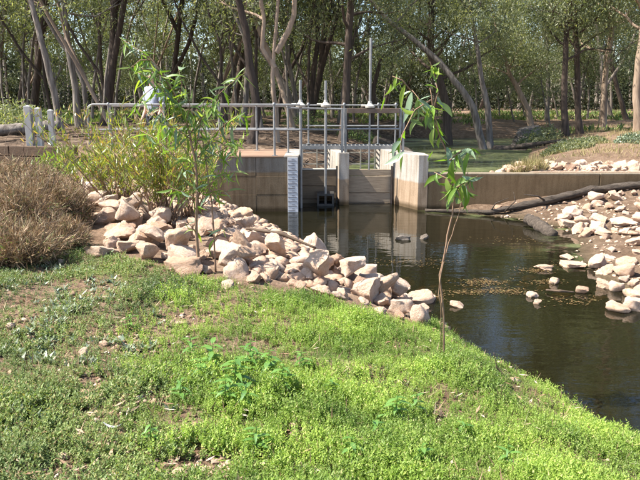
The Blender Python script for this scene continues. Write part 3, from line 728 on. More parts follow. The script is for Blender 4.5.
def plant_tree(tm, cm, loc, rz=0, s=1, label='', group=None, name='gum_tree', cat='tree'):
    o = empty(name, loc, rz); o.scale = (s, s, s); tag(o, label, cat, group)
    link('trunk', tm, None, o); link('crown', cm, None, o); return o
def px_tree(seed, base, ydist, pts, rpx, label, height=15, **k):
    """base pixel, distance, further trunk pixels at the same distance; then goes on to its full height"""
    p0 = aty(base[0], base[1], ydist); p0.z = H(p0.x, p0.y)
    path = [Vector((0, 0, 0))]
    for (x, y, dy) in pts: path.append(aty(x, y, ydist+dy)-p0)
    d = (path[-1]-path[-2]).normalized()
    while path[-1].z < height:
        d = (d*.8+Vector((0, 0, .3))+Vector((R.uniform(-.12, .12), R.uniform(-.12, .12), 0))).normalized(); path.append(path[-1]+d*2.5)
    r = .72*rpx*ydist/F
    args = dict(crown=(3.2, 10.5) if base[0] > 330 else (4.5, height), nlimb=19 if base[0] > 330 else 14, reach=3.0, nleaf=170 if base[0] > 330 else 120, leaf=(.16, .04), sig=.42, leafm='leaf_gum2' if base[0] > 400 else 'leaf_gum'); args.update(k)
    tm, cm = tree(seed, path, r, args.pop('crown'), args.pop('nlimb'), args.pop('reach'), args.pop('nleaf'), **args)
    return plant_tree(tm, cm, p0, 0, 1, label)
px_tree(1, (488, 135), 27, [(474, 108, 0), (462, 88, 0), (440, 62, .3), (412, 38, .6), (388, 20, 1)], 5.4, 'big gum leaning far left over exposed roots by the green pool', 11, bark='bark_grey',
        crown=(5.5, 11), nlimb=10, nleaf=80)
px_tree(2, (493, 135), 27.6, [(489, 108, 0), (484, 85, 0), (479, 50, 0), (473, 15, 0)], 5, 'upright gum sharing exposed roots with the leaning one', 6.6, bark='bark_grey', crown=(4.6, 6.2), nlimb=7, reach=2)
px_tree(3, (449, 132), 30, [(446, 105, 0), (438, 80, 0), (430, 55, 0), (433, 0, 0)], 6.5, 'dark crooked gum on the far bank behind the right sapling', 16, bark='bark_dark')
px_tree(4, (343, 140), 25, [(345, 110, 0), (347, 60, 0), (350, 0, 0)], 6, 'dark straight gum trunk behind the gate walkway', 18, bark='bark_dark')
p4 = px_tree(5, (277, 142), 21, [(276, 110, 0), (273, 75, 0), (276, 47, 0)], 3.8, 'tan barked gum with a forked orange limb behind the deck', 9, bark='bark_tan', crown=(5, 9), nlimb=5,
        forks=[([aty(276, 48, 21)-aty(277, 142, 21)+Vector((0, 0, -.15)), aty(288, 32, 21)-aty(277, 142, 21), aty(294, 15, 21)-aty(277, 142, 21), aty(295, -15, 21)-aty(277, 142, 21), aty(302, -60, 21)-aty(277, 142, 21)], .1, .06),
               ([aty(275, 68, 21)-aty(277, 142, 21), aty(262, 48, 21)-aty(277, 142, 21), aty(264, 20, 21)-aty(277, 142, 21), aty(258, -20, 21)-aty(277, 142, 21)], .08, .05)])
px_tree(6, (252, 146), 20, [(256, 110, 0), (250, 70, 0), (246, 30, 0), (238, 0, 0)], 6.5, 'thick dark gum trunk behind the sandy deck', 15, bark='bark_dark')
px_tree(7, (63, 142), 21.5, [(56, 100, 0), (48, 60, 0), (41, 30, 0), (34, 0, 0)], 5, 'grey gum leaning left behind the white posts', 15)
px_tree(8, (80, 132), 27, [(76, 90, 0), (69, 50, 0), (64, 0, 0)], 5, 'pale twin gum leaning left, stouter stem behind the curved handrail', 17)
px_tree(9, (88, 130), 28, [(84, 85, 0), (73, 60, 0), (58, 38, 0)], 3.2, 'thin pale gum leaning hard left behind the curved handrail', 13)
px_tree(10, (293, 136), 27, [(287, 105, 0), (277, 70, .5), (260, 30, .5), (250, 0, 1)], 4.2, 'tan gum leaning left behind the end of the deck', 15, bark='bark_tan')
px_tree(11, (243, 134), 30, [(246, 100, 0), (249, 50, 0), (247, 0, 0)], 4.5, 'pale grey gum with a straight trunk beyond the deck', 17)
px_tree(12, (297, 128), 33, [(288, 90, 0), (258, 45, .5), (262, 20, .5), (268, 0, 1)], 3.5, 'slender crooked pale gum beyond the deck', 15)
px_tree(13, (534, 128), 33, [(527, 110, 0), (517, 90, 0), (508, 75, 0), (500, 50, 0)], 5, 'tan gum leaning left with a bare limb on the right bank', 5.6, bark='bark_tan', crown=(2.8, 5.3), nlimb=9, reach=2)
px_tree(14, (566, 134), 29, [(565, 100, 0), (567, 60, 0), (570, 0, 0)], 5, 'dark upright gum on the right bank near the green mound', 13, bark='bark_dark', reach=2.2)
px_tree(15, (580, 132), 30, [(578, 100, 0), (577, 50, 0), (573, 0, 0)], 4.5, 'dark brown gum with a knobbly base on the right bank', 16, bark='bark_dark')
px_tree(16, (603, 131), 32, [(604, 105, 0), (606, 75, 0), (612, 30, 0), (610, 0, 0)], 4.5, 'tan sunlit gum trunk on the right bank', 16, bark='bark_tan')
px_tree(17, (638, 137), 27, [(637, 100, 0), (639, 60, 0), (646, 0, 0)], 6, 'stout reddish gum trunk at the end of the right bank', 17, bark='bark_tan')
px_tree(18, (626, 128), 40, [(622, 105, 0), (616, 85, 0), (610, 60, 0)], 3.5, 'slim dark gum leaning left beyond the right bank', 14, bark='bark_dark')
px_tree(19, (547, 122), 42, [(548, 90, 0), (547, 50, 0), (544, 0, 0)], 3.2, 'slim straight grey gum between two leaning ones', 16)
px_tree(20, (310, 128), 34, [(312, 90, 0), (318, 40, 0), (316, 0, 0)], 4, 'dark slender gum beyond the gate spindles', 16, bark='bark_dark')
px_tree(21, (300, 125), 36, [(295, 95, 0), (288, 60, 0), (286, 0, 0)], 3.5, 'brown slender gum beyond the gate spindles', 17, bark='bark_grey')
px_tree(22, (372, 128), 36, [(374, 85, 0), (382, 58, 0), (402, 45, 0)], 3.2, 'thin dark gum arching right above the brown head beam', 11, bark='bark_dark', crown=(5, 11))

# background woodland: a few kinds, copied
def gen_path(h, lean, r_):
    ph = random.Random(int(h*100)+int(lean[0]*1000)).uniform(0, 6.28)
    return [(lean[0]*t*h+.045*h*(math.sin(5*t+ph)-math.sin(ph)), lean[1]*t*h+.02*h*(math.sin(4*t+ph*2)-math.sin(ph*2)), t*h) for t in np.linspace(0, 1, 9)]
def gen_forks(h, lean, r_, n_, seed):
    R3 = random.Random(seed); base_ = gen_path(h, lean, 0); out = []
    for j in range(n_):
        i = R3.choice((1, 2, 2, 3)); p0 = Vector(base_[i]); d = Vector((R3.choice((-1, 1))*R3.uniform(.3, .7), R3.uniform(-.3, .3), 1)); P = [p0]
        for k in range(5): P.append(P[-1]+d*h*.095); d.x = d.x*.72+R3.uniform(-.12, .12)
        out.append((P, r_*.75, r_*.3))
    return out
kinds = []
for i in range(5):
    R2 = random.Random(100+i)
    ln = (R2.uniform(-.3, .25), R2.uniform(-.1, .1)); kinds.append(('tall_gum_tree', tree(200+i, gen_path(17+i, ln, 0), .13+.02*i, (4.5, 17+i), 12, 3.6, 100, leaf=(.22, .06), forks=gen_forks(17+i, ln, .13+.02*i, 2, 70+i), bark=['bark_grey', 'bark_dark', 'bark_grey', 'bark_grey', 'bark_dark'][i], clumps=5, sig=.5)))
for i in range(4):
    R2 = random.Random(130+i)
    kinds.append(('young_gum_tree', tree(230+i, gen_path(8.5+i, (R2.uniform(-.25, .15), 0), 0), .075, (1.6, 8.5+i), 14, 2.4, 150, leaf=(.17, .042), bark='bark_grey', leafm='leaf_gum2', clumps=5, sig=.36)))
for i in range(4):
    R2 = random.Random(150+i)
    ln = (R2.uniform(-.32, .28), 0); kinds.append(('slender_gum_tree', tree(250+i, gen_path(14+i, ln, 0), .085, (4, 14+i), 10, 2.0, 80, leaf=(.22, .06), forks=gen_forks(14+i, ln, .085, 1+i % 2, 90+i), bark=['bark_grey', 'bark_dark', 'bark_grey', 'bark_tan'][i], clumps=4, sig=.45)))
labs = {'tall_gum_tree': 'tall gum tree standing in the woodland behind the weir', 'young_gum_tree': 'bushy young gum tree with low foliage in the woodland', 'slender_gum_tree': 'slender pole-like gum tree in the dense woodland'}
taken = []
def wood(x, y, k, s=1):
    nm, (tm, cm) = kinds[k]; rz = R.uniform(-.5, .5) if R.random() < .7 else R.uniform(0, 6.28)
    bark_ = {'grey_bark': 'grey', 'dark_bark': 'dark', 'tan_bark': 'tan'}[tm.materials[0].name]
    u = x/y
    where = 'far back in the woodland' if y > 56 else ('behind the white posts and curved handrail' if u < -.3 else 'behind the sandy deck' if u < -.02 else 'beyond the gates and green pool' if u < .3 else 'behind the right bank')
    lab = {'tall_gum_tree': f'tall {bark_} barked gum tree {where}', 'young_gum_tree': f'bushy low-branched young gum {where}', 'slender_gum_tree': f'slender pole-like {bark_} gum {where}'}[nm]
    plant_tree(tm, cm, (x, y, H(x, y)-.02), rz, s, lab, {'tall_gum_tree': 'tall gums of the woodland', 'young_gum_tree': 'young gums of the woodland', 'slender_gum_tree': 'slender gums of the woodland'}[nm], nm)
def scatter(n, px0, px1, y0, y1, ks, mind, smin=.8, smax=1.2, zone=None):
    c = 0; t = 0; s_ = (smin, smax)
    while c < n and t < 3000:
        t += 1
        y = R.uniform(y0, y1); x = (R.uniform(px0, px1)-320)/F*y
        if side(PL, np.array([x]), np.array([y]))[0] > -1.2 and side(PR, np.array([x]), np.array([y]))[0] < 1.0 and y < 36.5: continue
        k_ = R.choice(ks)
        if .15 < x/y < .42 and (k_ < 5 or k_ > 8) and y < 70: continue   # break in the tall canopy
        if any((x-a)**2+(y-b)**2 < mind**2 for a, b in taken): continue
        if .2 < x/y < .37 and y < 52: smin, smax = .7, .85
        else: smin, smax = s_
        taken.append((x, y)); wood(x, y, k_, R.uniform(smin, smax)); c += 1
scatter(11, -60, 330, 28, 45, [0, 1, 2, 3, 4], 2.2)
scatter(28, -40, 340, 25, 50, [9, 10, 11, 12], 1.1)
scatter(9, 330, 700, 37, 55, [0, 1, 2, 3, 4], 2.5)
scatter(14, 340, 700, 37, 54, [5, 6, 7, 8], 2.3, .9, 1.4)
scatter(12, -60, 340, 34, 56, [5, 6, 7, 8], 2.3, .9, 1.4)
scatter(12, -60, 700, 52, 80, [0, 1, 2, 3, 4], 3, 1, 1.4)
scatter(24, -60, 700, 52, 76, [9, 10, 11, 12, 5, 6, 7, 8], 2, 1, 1.5)
# far woodland that reads as one mass
rng = np.random.default_rng(77)
n = 200000; y = rng.uniform(70, 105, n); x = rng.uniform(-75, 75, n); zz = 1.2+rng.random(n)**1.7*22
keep = fbm(x*.25, zz*.3+y*.1)>.24+.022*np.maximum(zz-2, 0); x, y, zz = x[keep], y[keep], zz[keep]; n = len(x)
V1 = diamonds(np.stack([x, y, zz], -1), rng.normal(size=(n, 3))+np.array([0, 0, -.7]), rng.uniform(.3, .7, n), rng.uniform(.1, .22, n), rng)
n2 = 34000; x = rng.uniform(-85, 85, n2); y = rng.uniform(96, 116, n2); zz = .8+rng.random(n2)**1.6*9
V2 = diamonds(np.stack([x, y, zz], -1), rng.normal(size=(n2, 3))+np.array([0, 0, -.5]), rng.uniform(.8, 1.7, n2), rng.uniform(.35, .8, n2), rng)
V1 = joinVQ([V1, V2])
tag(link('distant_forest', np_mesh('distant_forest', *V1), M['leaf_far']), 'distant mass of grey green foliage closing the woodland', 'forest', kind='stuff')
b = MB()
for k in range(110):
    y_ = R.uniform(76, 100); x_ = R.uniform(-60, 60); h = R.uniform(9, 16); l = R.uniform(-2, 2)
    b.tube([(x_, y_, 1), (x_+l*.4, y_, h*.5), (x_+l, y_, h)], [.28, .2, .1], 5, cap=False)
tag(b.build('distant_trunks', M['bark_grey'], smooth=True), 'distant pale trunks crowded at the back of the woodland', 'forest', kind='stuff')

# roots of the leaning tree
rb = aty(492, 137, 27); rb.z = H(rb.x, rb.y)
for k in range(7):
    q = rb+Vector((R.uniform(.3, 2.6), R.uniform(-1.6, .2), 0)); q.z = H(q.x, q.y)+.05
    q0 = rb+Vector((R.uniform(0, .3), -.1, .25+.05*k)); md = (q0+q)/2; md.z = max(md.z, H(md.x, md.y)+.12)
    logmesh('exposed_root', [q0, md, q], [.12, .09, .05], 'gnarled root reaching from the leaning gum down the eroded bank', n=8)['group'] = 'roots of the leaning gum'
# stumps and fallen timber on the far banks
p = aty(527, 128, 29.5); p.z = H(p.x, p.y)
logmesh('tree_stump', [p, p+Vector((.1, 0, .5)), p+Vector((0, 0, .95))], [.75, .6, .45], 'broad broken tree stump on the bank right of the roots', m='bark_grey')
p = aty(392, 152, 18); p.z = H(p.x, p.y)
logmesh('fallen_log', [atz(375, 140, 1.0), atz(392, 146, .75), atz(412, 153, .55)], [.16, .16, .1], 'dark fallen log sliding into the green pool behind the pier')
p = aty(15, 137, 19)
logmesh('fallen_log', [Vector((-10.4, 19, 1.5)), Vector((-8.9, 19.5, 1.62)), Vector((-8.0, 20, 1.7))], [.16, .18, .14], 'grey fallen log on the ground behind the white posts', m='bark_grey')

# ------------------------------------------------------------------ understory stuff
def blades(name, pts, hgt, wid, m, label, cat, lean=.35, kind='stuff', seed=1):
    rng = np.random.default_rng(seed); n = len(pts)
    d = rng.normal(size=(n, 3))*lean; d[:, 2] = 1
    V, Q = diamonds(pts, d, hgt*rng.uniform(.5, 1.2, n), wid*rng.uniform(.7, 1.3, n), rng)
    return tag(link(name, np_mesh(name, V, Q), m), label, cat, kind=kind)
rng = np.random.default_rng(21)
n = 26000; x = rng.uniform(3, 19, n); y = rng.uniform(15.2, 34, n)
ok = (side(PR, x, y) > .1) & (fbm(x*.7, y*.7) > .46) & ~((y < 16.4) & (x > 4.4)); x, y = x[ok], y[ok]
blades('dry_grass', np.stack([x, y, H0(x, y)-.02], -1), .2, .014, M['straw'], 'straw coloured dry grass on the right upstream bank', 'grass', .5, seed=2)
n = 3500; x = rng.uniform(2.5, 5.2, n); y = rng.uniform(14.66, 15.1, n)
blades('wall_grass', np.stack([x, y, np.maximum(H0(x, y), .45)], -1), .33, .011, M['straw'], 'thin dry grass growing behind the low wall beside the pool', 'grass', .45, seed=3)
n = 30000; y = rng.uniform(30, 62, n); x = rng.uniform(-32, 36, n)
ok = (fbm(x*.25+3, y*.25) > .5) & ((side(PL, x, y) < -1) | (side(PR, x, y) > 1) | (y > 37)); x, y = x[ok], y[ok]
blades('woodland_undergrowth', np.stack([x, y, H0(x, y)-.02], -1), .4, .1, M['weed_dull'], 'low green undergrowth spread between the far trunks', 'undergrowth', .7, seed=4)
def tussock(px, py, yd, rad, hgt, nbl, m, label, name='grass_tussock', cat='tussock', seed=0):
    rng = np.random.default_rng(seed+900); p = aty(px, py, yd); p.z = H(p.x, p.y); n = nbl
    a = rng.uniform(0, 6.28, n); rr = rad*np.sqrt(rng.random(n)); c = np.stack([np.cos(a)*rr, np.sin(a)*rr, np.zeros(n)], -1)
    dome = np.sqrt(np.maximum(1-(rr/rad)**2, .1)); c[:, 2] = H0(p.x+c[:, 0], p.y+c[:, 1])-p.z-.03
    d = c/rad*.7+rng.normal(size=(n, 3))*.25; d[:, 2] = 1
    if name != 'grass_tussock':     # leafy dome instead of blades
        c[:, 2] += rng.random(n)**.7*hgt*dome*rng.uniform(.7, 1.1, n); d = rng.normal(size=(n, 3))+np.array([0, 0, .3]); k_ = 1.0 if m != 'leaf_gum2' else 1.6
        V, Q = diamonds(c, d, .1*k_*rng.uniform(.6, 1.2, n), .035*k_*rng.uniform(.6, 1.2, n), rng)
    else: V, Q = diamonds(c, d, hgt*dome*rng.uniform(.6, 1.15, n), rng.uniform(.012, .025, n), rng)
    root = empty(name, p); tag(root, label, cat); o = link('foliage', np_mesh(name, V, Q), M[m], root); o['kind'] = 'stuff'; return root
tussock(478, 143, 25.5, .7, .6, 1500, 'weed', 'bright green grass tussock at the edge of the green pool', seed=1)
tussock(566, 157, 20.5, .8, .4, 3600, 'leaf_gum', 'low dark green mound on the right bank above the dry grass', name='green_mound', cat='bush', seed=2)
tussock(590, 152, 22, .6, .3, 1300, 'leaf_gum', 'flat green clump beside the low green mound', name='green_mound', cat='bush', seed=3)
tussock(634, 160, 19.5, .6, .4, 1800, 'weed_grey', 'grey green shrub on the right bank behind the rocks', name='grey_shrub', cat='bush', seed=4)
tussock(538, 125, 28, 1.0, .9, 1500, 'leaf_gum2', 'leafy green shrub in front of the tan leaning gum', name='leafy_shrub', cat='bush', seed=5)
tussock(365, 135, 27, 1.2, .5, 1600, 'weed_dull', 'low green patch on the bank behind the head frame', name='green_mound', cat='bush', seed=6)
tussock(12, 125, 24, 1.3, 1.3, 2200, 'leaf_gum2', 'leafy bush behind the white posts', name='leafy_shrub', cat='bush', seed=7)
tussock(310, 128, 30, 1.3, .8, 1600, 'weed_dull', 'green shrub on the dark bank behind the gate spindles', name='leafy_shrub', cat='bush', seed=8)
# fallen sticks and bark on the bank behind the deck
b = MB()
for k in range(420):
    x_ = R.uniform(-9, 4); y_ = R.uniform(16.6, 30)
    if side(PL, np.array([x_]), np.array([y_]))[0] > -.2: continue
    z_ = H(x_, y_)+.03; a_ = R.uniform(0, 6.28); L = R.uniform(.2, .9); r_ = R.uniform(.008, .03)
    b.tube([(x_, y_, z_), (x_+math.cos(a_)*L, y_+math.sin(a_)*L, H(x_+math.cos(a_)*L, y_+math.sin(a_)*L)+.04)], [r_, r_*.6], 5)
tag(b.build('fallen_sticks', M['twig']), 'scattered sticks and bark on the bank behind the deck', 'sticks', kind='stuff')

# ------------------------------------------------------------------ foreground weeds
rng = np.random.default_rng(11)
def sprig(seed, nl, hgt, ll, lw, spread, tri=True):
    """one little plant: leaf base points, directions, sizes"""
    r = np.random.default_rng(seed); ns = r.integers(2, 5); c = []; d = []; L = []
    for s in range(ns):
        az = r.uniform(0, 6.28); tilt = r.uniform(.05, spread); top = np.array([math.cos(az)*tilt, math.sin(az)*tilt, 1])*hgt*r.uniform(.6, 1.1)
        for k in range(nl//ns):
            t = (k+.6)/(nl/ns); a = k*2.4+r.uniform(0, 1)
            c.append(top*t); d.append(np.array([math.cos(a), math.sin(a), .25+.8*t])+r.normal(size=3)*.2); L.append(ll*(1.15-.5*t))
    L = np.array(L); c = np.array(c); V, Q = diamonds(c, np.array(d), L, L*lw/ll, r, flat=np.array([[0, 0, 1.]])+r.normal(size=(len(L), 3))*.3, tri=tri)
    return V, Q
def spread_plants(name, xs, ys, temps, m, label, cat, smin=.6, smax=1.3, seed=0, scl=None):
    r = np.random.default_rng(seed); parts = []; z = H0(xs, ys)-.004
    ti = r.integers(0, len(temps), len(xs)); a = r.uniform(0, 6.28, len(xs)); s = r.uniform(smin, smax, len(xs))
    if scl is not None: s = s*scl
    for t, (V, Q) in enumerate(temps):
        k = np.where(ti == t)[0]
        if not len(k): continue
        ca, sa = np.cos(a[k])[:, None], np.sin(a[k])[:, None]
        X = (V[None, :, 0]*ca-V[None, :, 1]*sa)*s[k][:, None]+xs[k][:, None]; Y = (V[None, :, 0]*sa+V[None, :, 1]*ca)*s[k][:, None]+ys[k][:, None]
        Z = V[None, :, 2]*s[k][:, None]+z[k][:, None]
        VV = np.stack([X, Y, Z], -1).reshape(-1, 3); QQ = (Q[None]+(np.arange(len(k))*len(V))[:, None, None]).reshape(-1, Q.shape[1])
        parts.append((VV, QQ))
    return tag(link(name, np_mesh(name, *joinVQ(parts)), m), label, cat, kind='stuff')
def pxy(x, y, z):
    zz = z-CZ; d = y*math.cos(PITCH)-zz*math.sin(PITCH); v = y*math.sin(PITCH)+zz*math.cos(PITCH)
    return 320+F*x/d, 240-F*v/d
n = 120000
y = 2.0+rng.random(n)**1.35*8.2; x = rng.uniform(-1, 1, n)*(.62*y+.9)
dl = -side(LS, x, y); z = H0(x, y); ppx, ppy = pxy(x, y, z)
yb = np.interp(ppx, [0, 75, 92, 140, 215, 280, 345, 402, 438, 445], [235, 240, 250, 262, 280, 292, 306, 322, 326, 320])   # lower edge of the rocks
base = (dl > .06) & (ppy > yb)
patch = fbm(x*1.3+40, y*1.3+3, 4)
# bright weeds fill the slope towards the water, dull ones the flatter ground left of it
bright = sst(-1.5, -.3, x+.9*(fbm(x*.9+7, y*.9, 3)-.45)*2+.12*(y-4))
bare = np.zeros(n)
for (bx, by, rx, ry, st) in [(215, 468, 75, 14, 1), (60, 478, 70, 12, .8), (150, 462, 30, 10, .6), (95, 385, 26, 12, .95), (110, 410, 30, 16, .55), (150, 400, 18, 8, .9), (60, 285, 60, 8, .35), (185, 320, 20, 7, .8), (130, 345, 40, 12, .55), (295, 440, 20, 12, .7), (205, 425, 25, 8, .7), (20, 330, 30, 12, .4), (100, 435, 40, 8, .5), (290, 405, 18, 6, .8), (440, 420, 8, 14, .9)]:
    bare = np.maximum(bare, st*np.exp(-(((ppx-bx)/rx)**2+((ppy-by)/ry)**2)**1.5))
edge = sst(.04, .35, dl)
bare = np.maximum(bare, .75*sst(0, .12, .12-np.abs(dl-.05)))
pa = np.clip((patch-.28)*5, .5, 1)
kb = base & (rng.random(n) < bright*pa*(1-bare)*.95)
kd = base & ~kb & (rng.random(n) < (1-bright*.6)*np.clip((patch-.22)*4.5, .45, 1)*(1-bare))
hs = .55+1.7*np.clip(fbm(x*2.6, y*2.6+9, 3)-.22, 0, 1)
tb = [sprig(i, 30, .09, .0185, .0085, .6) for i in range(10)]
td = [sprig(30+i, 20, .055, .0175, .0085, .9) for i in range(8)]
spread_plants('bright_green_weeds', x[kb], y[kb], tb, M['weed'], 'bright yellow green weeds carpeting the sloping bank', 'weeds', .55, 1.25, 1, scl=hs[kb])
spread_plants('dull_green_weeds', x[kd], y[kd], td, M['weed_dull'], 'dull green low weeds over bare brown soil', 'weeds', .6, 1.4, 2, scl=hs[kd])
# grey leaved rosettes, lower left
k = base & (ppx < 170) & (rng.random(n) < .07*(fbm(x*2+3, y*2, 3) > .47))
tg = [sprig(60+i, 10, .045, .05, .026, 1.3) for i in range(5)]
spread_plants('grey_leaved_weeds', x[k], y[k], tg, M['weed_grey'], 'grey green broad leaved weeds in patches on the soil', 'weeds', .6, 1.2, 3)
# seedheads, dry stalks among the weeds
k = base & (rng.random(n) < .05); 
blades('dry_stalks', np.stack([x[k], y[k], z[k]], -1), .11, .006, M['dry'], 'thin dry stalks standing among the green weeds', 'stalks', .5, seed=8)
# fallen leaves and bits on the ground
k = base & (rng.random(n) < .016); nn = int(k.sum()); r9 = np.random.default_rng(9)
d = r9.normal(size=(nn, 3)); d[:, 2] *= .12
V, Q = diamonds(np.stack([x[k], y[k], z[k]+.012+.03*r9.random(nn)], -1), d, r9.uniform(.03, .09, nn), r9.uniform(.01, .022, nn), r9, flat=np.array([[0, 0, 1.]]))
tag(link('fallen_leaves', np_mesh('fallen_leaves', V, Q), M['litter']), 'dry brown leaves lying among the weeds', 'leaves', kind='stuff')
# soil clods and gravel
clod = rock_mesh(301, 1); CV = np.array([v.co[:] for v in clod.vertices]); CF = np.array([p.vertices[:] for p in clod.polygons])
k = base & (rng.random(n) < .012+.5*bare*(ppy > 300)); idx = np.where(k)[0][:5200]; r9 = np.random.default_rng(10)
s = r9.uniform(.006, .02, len(idx))*(1+1.2*(r9.random(len(idx)) > .93)); a = r9.uniform(0, 6.28, len(idx)); ca, sa = np.cos(a)[:, None], np.sin(a)[:, None]
X = (CV[None, :, 0]*ca-CV[None, :, 1]*sa)*s[:, None]+x[idx][:, None]; Y = (CV[None, :, 0]*sa+CV[None, :, 1]*ca)*s[:, None]*.8+y[idx][:, None]; Z = CV[None, :, 2]*s[:, None]*.7+z[idx][:, None]+s[:, None]*.3
M['clod'] = leafmat('soil_clod', [(0, (.17, .11, .075)), (.6, (.3, .21, .15)), (.9, (.42, .31, .24)), (1, (.5, .42, .35))], 0, .0, .8)
tag(link('soil_clods', np_mesh('soil_clods', np.stack([X, Y, Z], -1).reshape(-1, 3), (CF[None]+(np.arange(len(idx))*len(CV))[:, None, None]).reshape(-1, 3)), M['clod'], smooth=True), 'small clods and gravel scattered on the bare soil', 'gravel', kind='stuff')
# single stones lying in the weeds
for (px, py, w_, h_, lab) in [(83, 391, 22, 10, 'small pinkish stone lying in a bare patch of soil'), (84, 352, 14, 8, 'small grey stone among the dull weeds'), (228, 286, 20, 8, 'flat pale stone in the grass below the rock heap'), (182, 323, 14, 6, 'small pale stone in the weeds below the flat slab'), (140, 291, 8, 4, None), (60, 262, 9, 5, None), (235, 372, 8, 6, None), (155, 388, 7, 6, None), (275, 378, 9, 6, None), (215, 461, 12, 6, None), (268, 300, 14, 6, None)]:
    put(px, py, w_, h_, lab or 'little pale stone half hidden in the weeds', None if lab else 'little stones in the weeds', zoff=.0, name='stone')
# fallen gum leaf / bark strip
def strip(px, py, L, wd, az, label):
    p = ground_at(px, py, .7); p.z += .035; b = MB(); pts = []
    for i in range(7):
        t = i/6-.5; ww = wd*(1-(2*t)**2*.9)/2; c = Vector((math.cos(az)*t*L, math.sin(az)*t*L, .02*(2*t)**2)); s_ = Vector((-math.sin(az), math.cos(az), 0))*ww
        pts += [p+c-s_, p+c+s_, p+c+s_-Vector((0, 0, .003)), p+c-s_-Vector((0, 0, .003))]
    f = [(0, 1, 2, 3), (24, 27, 26, 25)]
    for i in range(6):
        a_ = i*4; f += [(a_+j, a_+4+j, a_+4+(j+1) % 4, a_+(j+1) % 4) for j in range(4)]
    b.poly(pts, f); tag(b.build('bark_strip', M['post'] if 'pale' in label else M['twig']), label, 'bark')
strip(113, 433, .10, .018, -.2, 'pale curled strip of bark lying in the dull weeds')
strip(130, 417, .11, .03, .5, 'brown strip of bark lying in the dull weeds')
strip(440, 418, .16, .02, 1.4, 'thin brown stick lying on the bright weeds')

# broad-leaved weeds, each a plant
def lance_mesh(name, L, W, curl, mats, seg=5, fold=.12, sick=0):
    V = []; Fc = []
    for i in range(seg+1):
        t = i/seg; wv = W/2*(math.sin(PI*min(1, t*1.02+.02))**.8)*(1.15-.5*t); zz = -curl*L*t*t
        sk = .16*L*math.sin(PI*t)*sick; V += [(t*L, -wv+sk, zz+fold*wv), (t*L, sk, zz), (t*L, wv+sk, zz+fold*wv)]
    for i in range(seg):
        a = 3*i; Fc += [(a, a+3, a+4, a+1), (a+1, a+4, a+5, a+2)]
    me = bpy.data.meshes.new(name); me.from_pydata(V, [], Fc); me.update(); me.materials.append(mats)
    me.polygons.foreach_set('use_smooth', [True]*len(me.polygons)); return me
def place_leaf(parent, me, base, tip, roll=0, ref=None):
    d = Vector(tip)-Vector(base); L = d.length; x = d.normalized()
    u = Vector((0, 0, 1)) if abs(x.z) < .95 else Vector((0, -1, 0))
    if ref is not None: u = Vector(ref)
    yv = u.cross(x).normalized(); zv = x.cross(yv); m3 = Matrix((x, yv, zv)).transposed() @ Matrix.Rotation(roll, 3, 'X')
    o = bpy.data.objects.new('leaf', me); COL.objects.link(o); o.parent = parent
    o.matrix_local = Matrix.Translation(Vector(base)) @ m3.to_4x4() @ Matrix.Scale(L, 4); return o
M['leaf_broad'] = leafmat('broad_weed_leaf', [(0, (.09, .2, .035)), (1, (.16, .3, .06))], .4, .1, .35)
BW = [lance_mesh('leaf', 1, .34, .25, M['leaf_broad']), lance_mesh('leaf', 1, .28, .45, M['leaf_broad']), lance_mesh('leaf', 1, .4, .35, M['leaf_broad'])]
for j, (px, py, sz, nl) in enumerate([(235, 392, .16, 16), (268, 380, .15, 14), (212, 372, .15, 12), (200, 385, .13, 10), (395, 425, .13, 14), (415, 415, .1, 10), (255, 455, .11, 10), (350, 462, .10, 10), (420, 470, .1, 9), (460, 440, .09, 8), (150, 445, .09, 8), (505, 470, .1, 9), (130, 330, .10, 8), (330, 395, .08, 8), (250, 370, .15, 14), (282, 392, .13, 12), (225, 405, .13, 12), (190, 360, .12, 10), (245, 410, .11, 10), (300, 372, .11, 10), (375, 440, .1, 9), (180, 402, .1, 9)]):
    sz *= 1.5; p = ground_at(px, py, .65); rt_ = empty('broad_leaved_weed', p)
    tag(rt_, 'broad leaved weed with pointed leaves rising above the bright carpet', 'weed', 'broad leaved weeds')
    h = sz*.9; o = MB().tube([(0, 0, -.02), (.005, 0, h*.5), (.01, .005, h)], [.004, .003, .002], 6).build('stem', M['leaf_broad'], rt_)
    for k in range(nl):
        t = .25+.75*k/nl; a_ = k*2.4+R.random(); b_ = Vector((.006, .003, h*t)); L = sz*R.uniform(.4, .62)*(1.1-.4*t)
        place_leaf(rt_, R.choice(BW), b_, b_+Vector((math.cos(a_), math.sin(a_), R.uniform(-.1, .5))).normalized()*L)

# ------------------------------------------------------------------ saplings
SL = [lance_mesh('leaf', 1, .21, .15, M['leaf_sap'], 6, fold=.3, sick=R.choice((-1, 1, .6, -.5))), lance_mesh('leaf', 1, .26, .28, M['leaf_sap'], 6, fold=.3, sick=R.choice((-1, 1, .6, -.5))), lance_mesh('leaf', 1, .18, -.1, M['leaf_sap'], 6, fold=.3, sick=R.choice((-1, 1, .6, -.5)))]
SP = [lance_mesh('leaf', 1, .24, .2, M['leaf_sap_pale'], 6, fold=.3, sick=R.choice((-1, 1, .6, -.5))), lance_mesh('leaf', 1, .3, .1, M['leaf_sap_pale'], 6, fold=.3, sick=R.choice((-1, 1, .6, -.5)))]
SLn = [lance_mesh('leaf', 1, .13, .15, M['leaf_sap'], 5, fold=.3, sick=R.choice((-1, 1, .6, -.5))), lance_mesh('leaf', 1, .16, .3, M['leaf_sap'], 5, fold=.3, sick=R.choice((-1, 1, .6, -.5))), lance_mesh('leaf', 1, .12, -.1, M['leaf_sap'], 5, fold=.3, sick=R.choice((-1, 1, .6, -.5)))]
SPn = [lance_mesh('leaf', 1, .15, .2, M['leaf_sap_pale'], 5, fold=.3, sick=R.choice((-1, 1, .6, -.5)))]
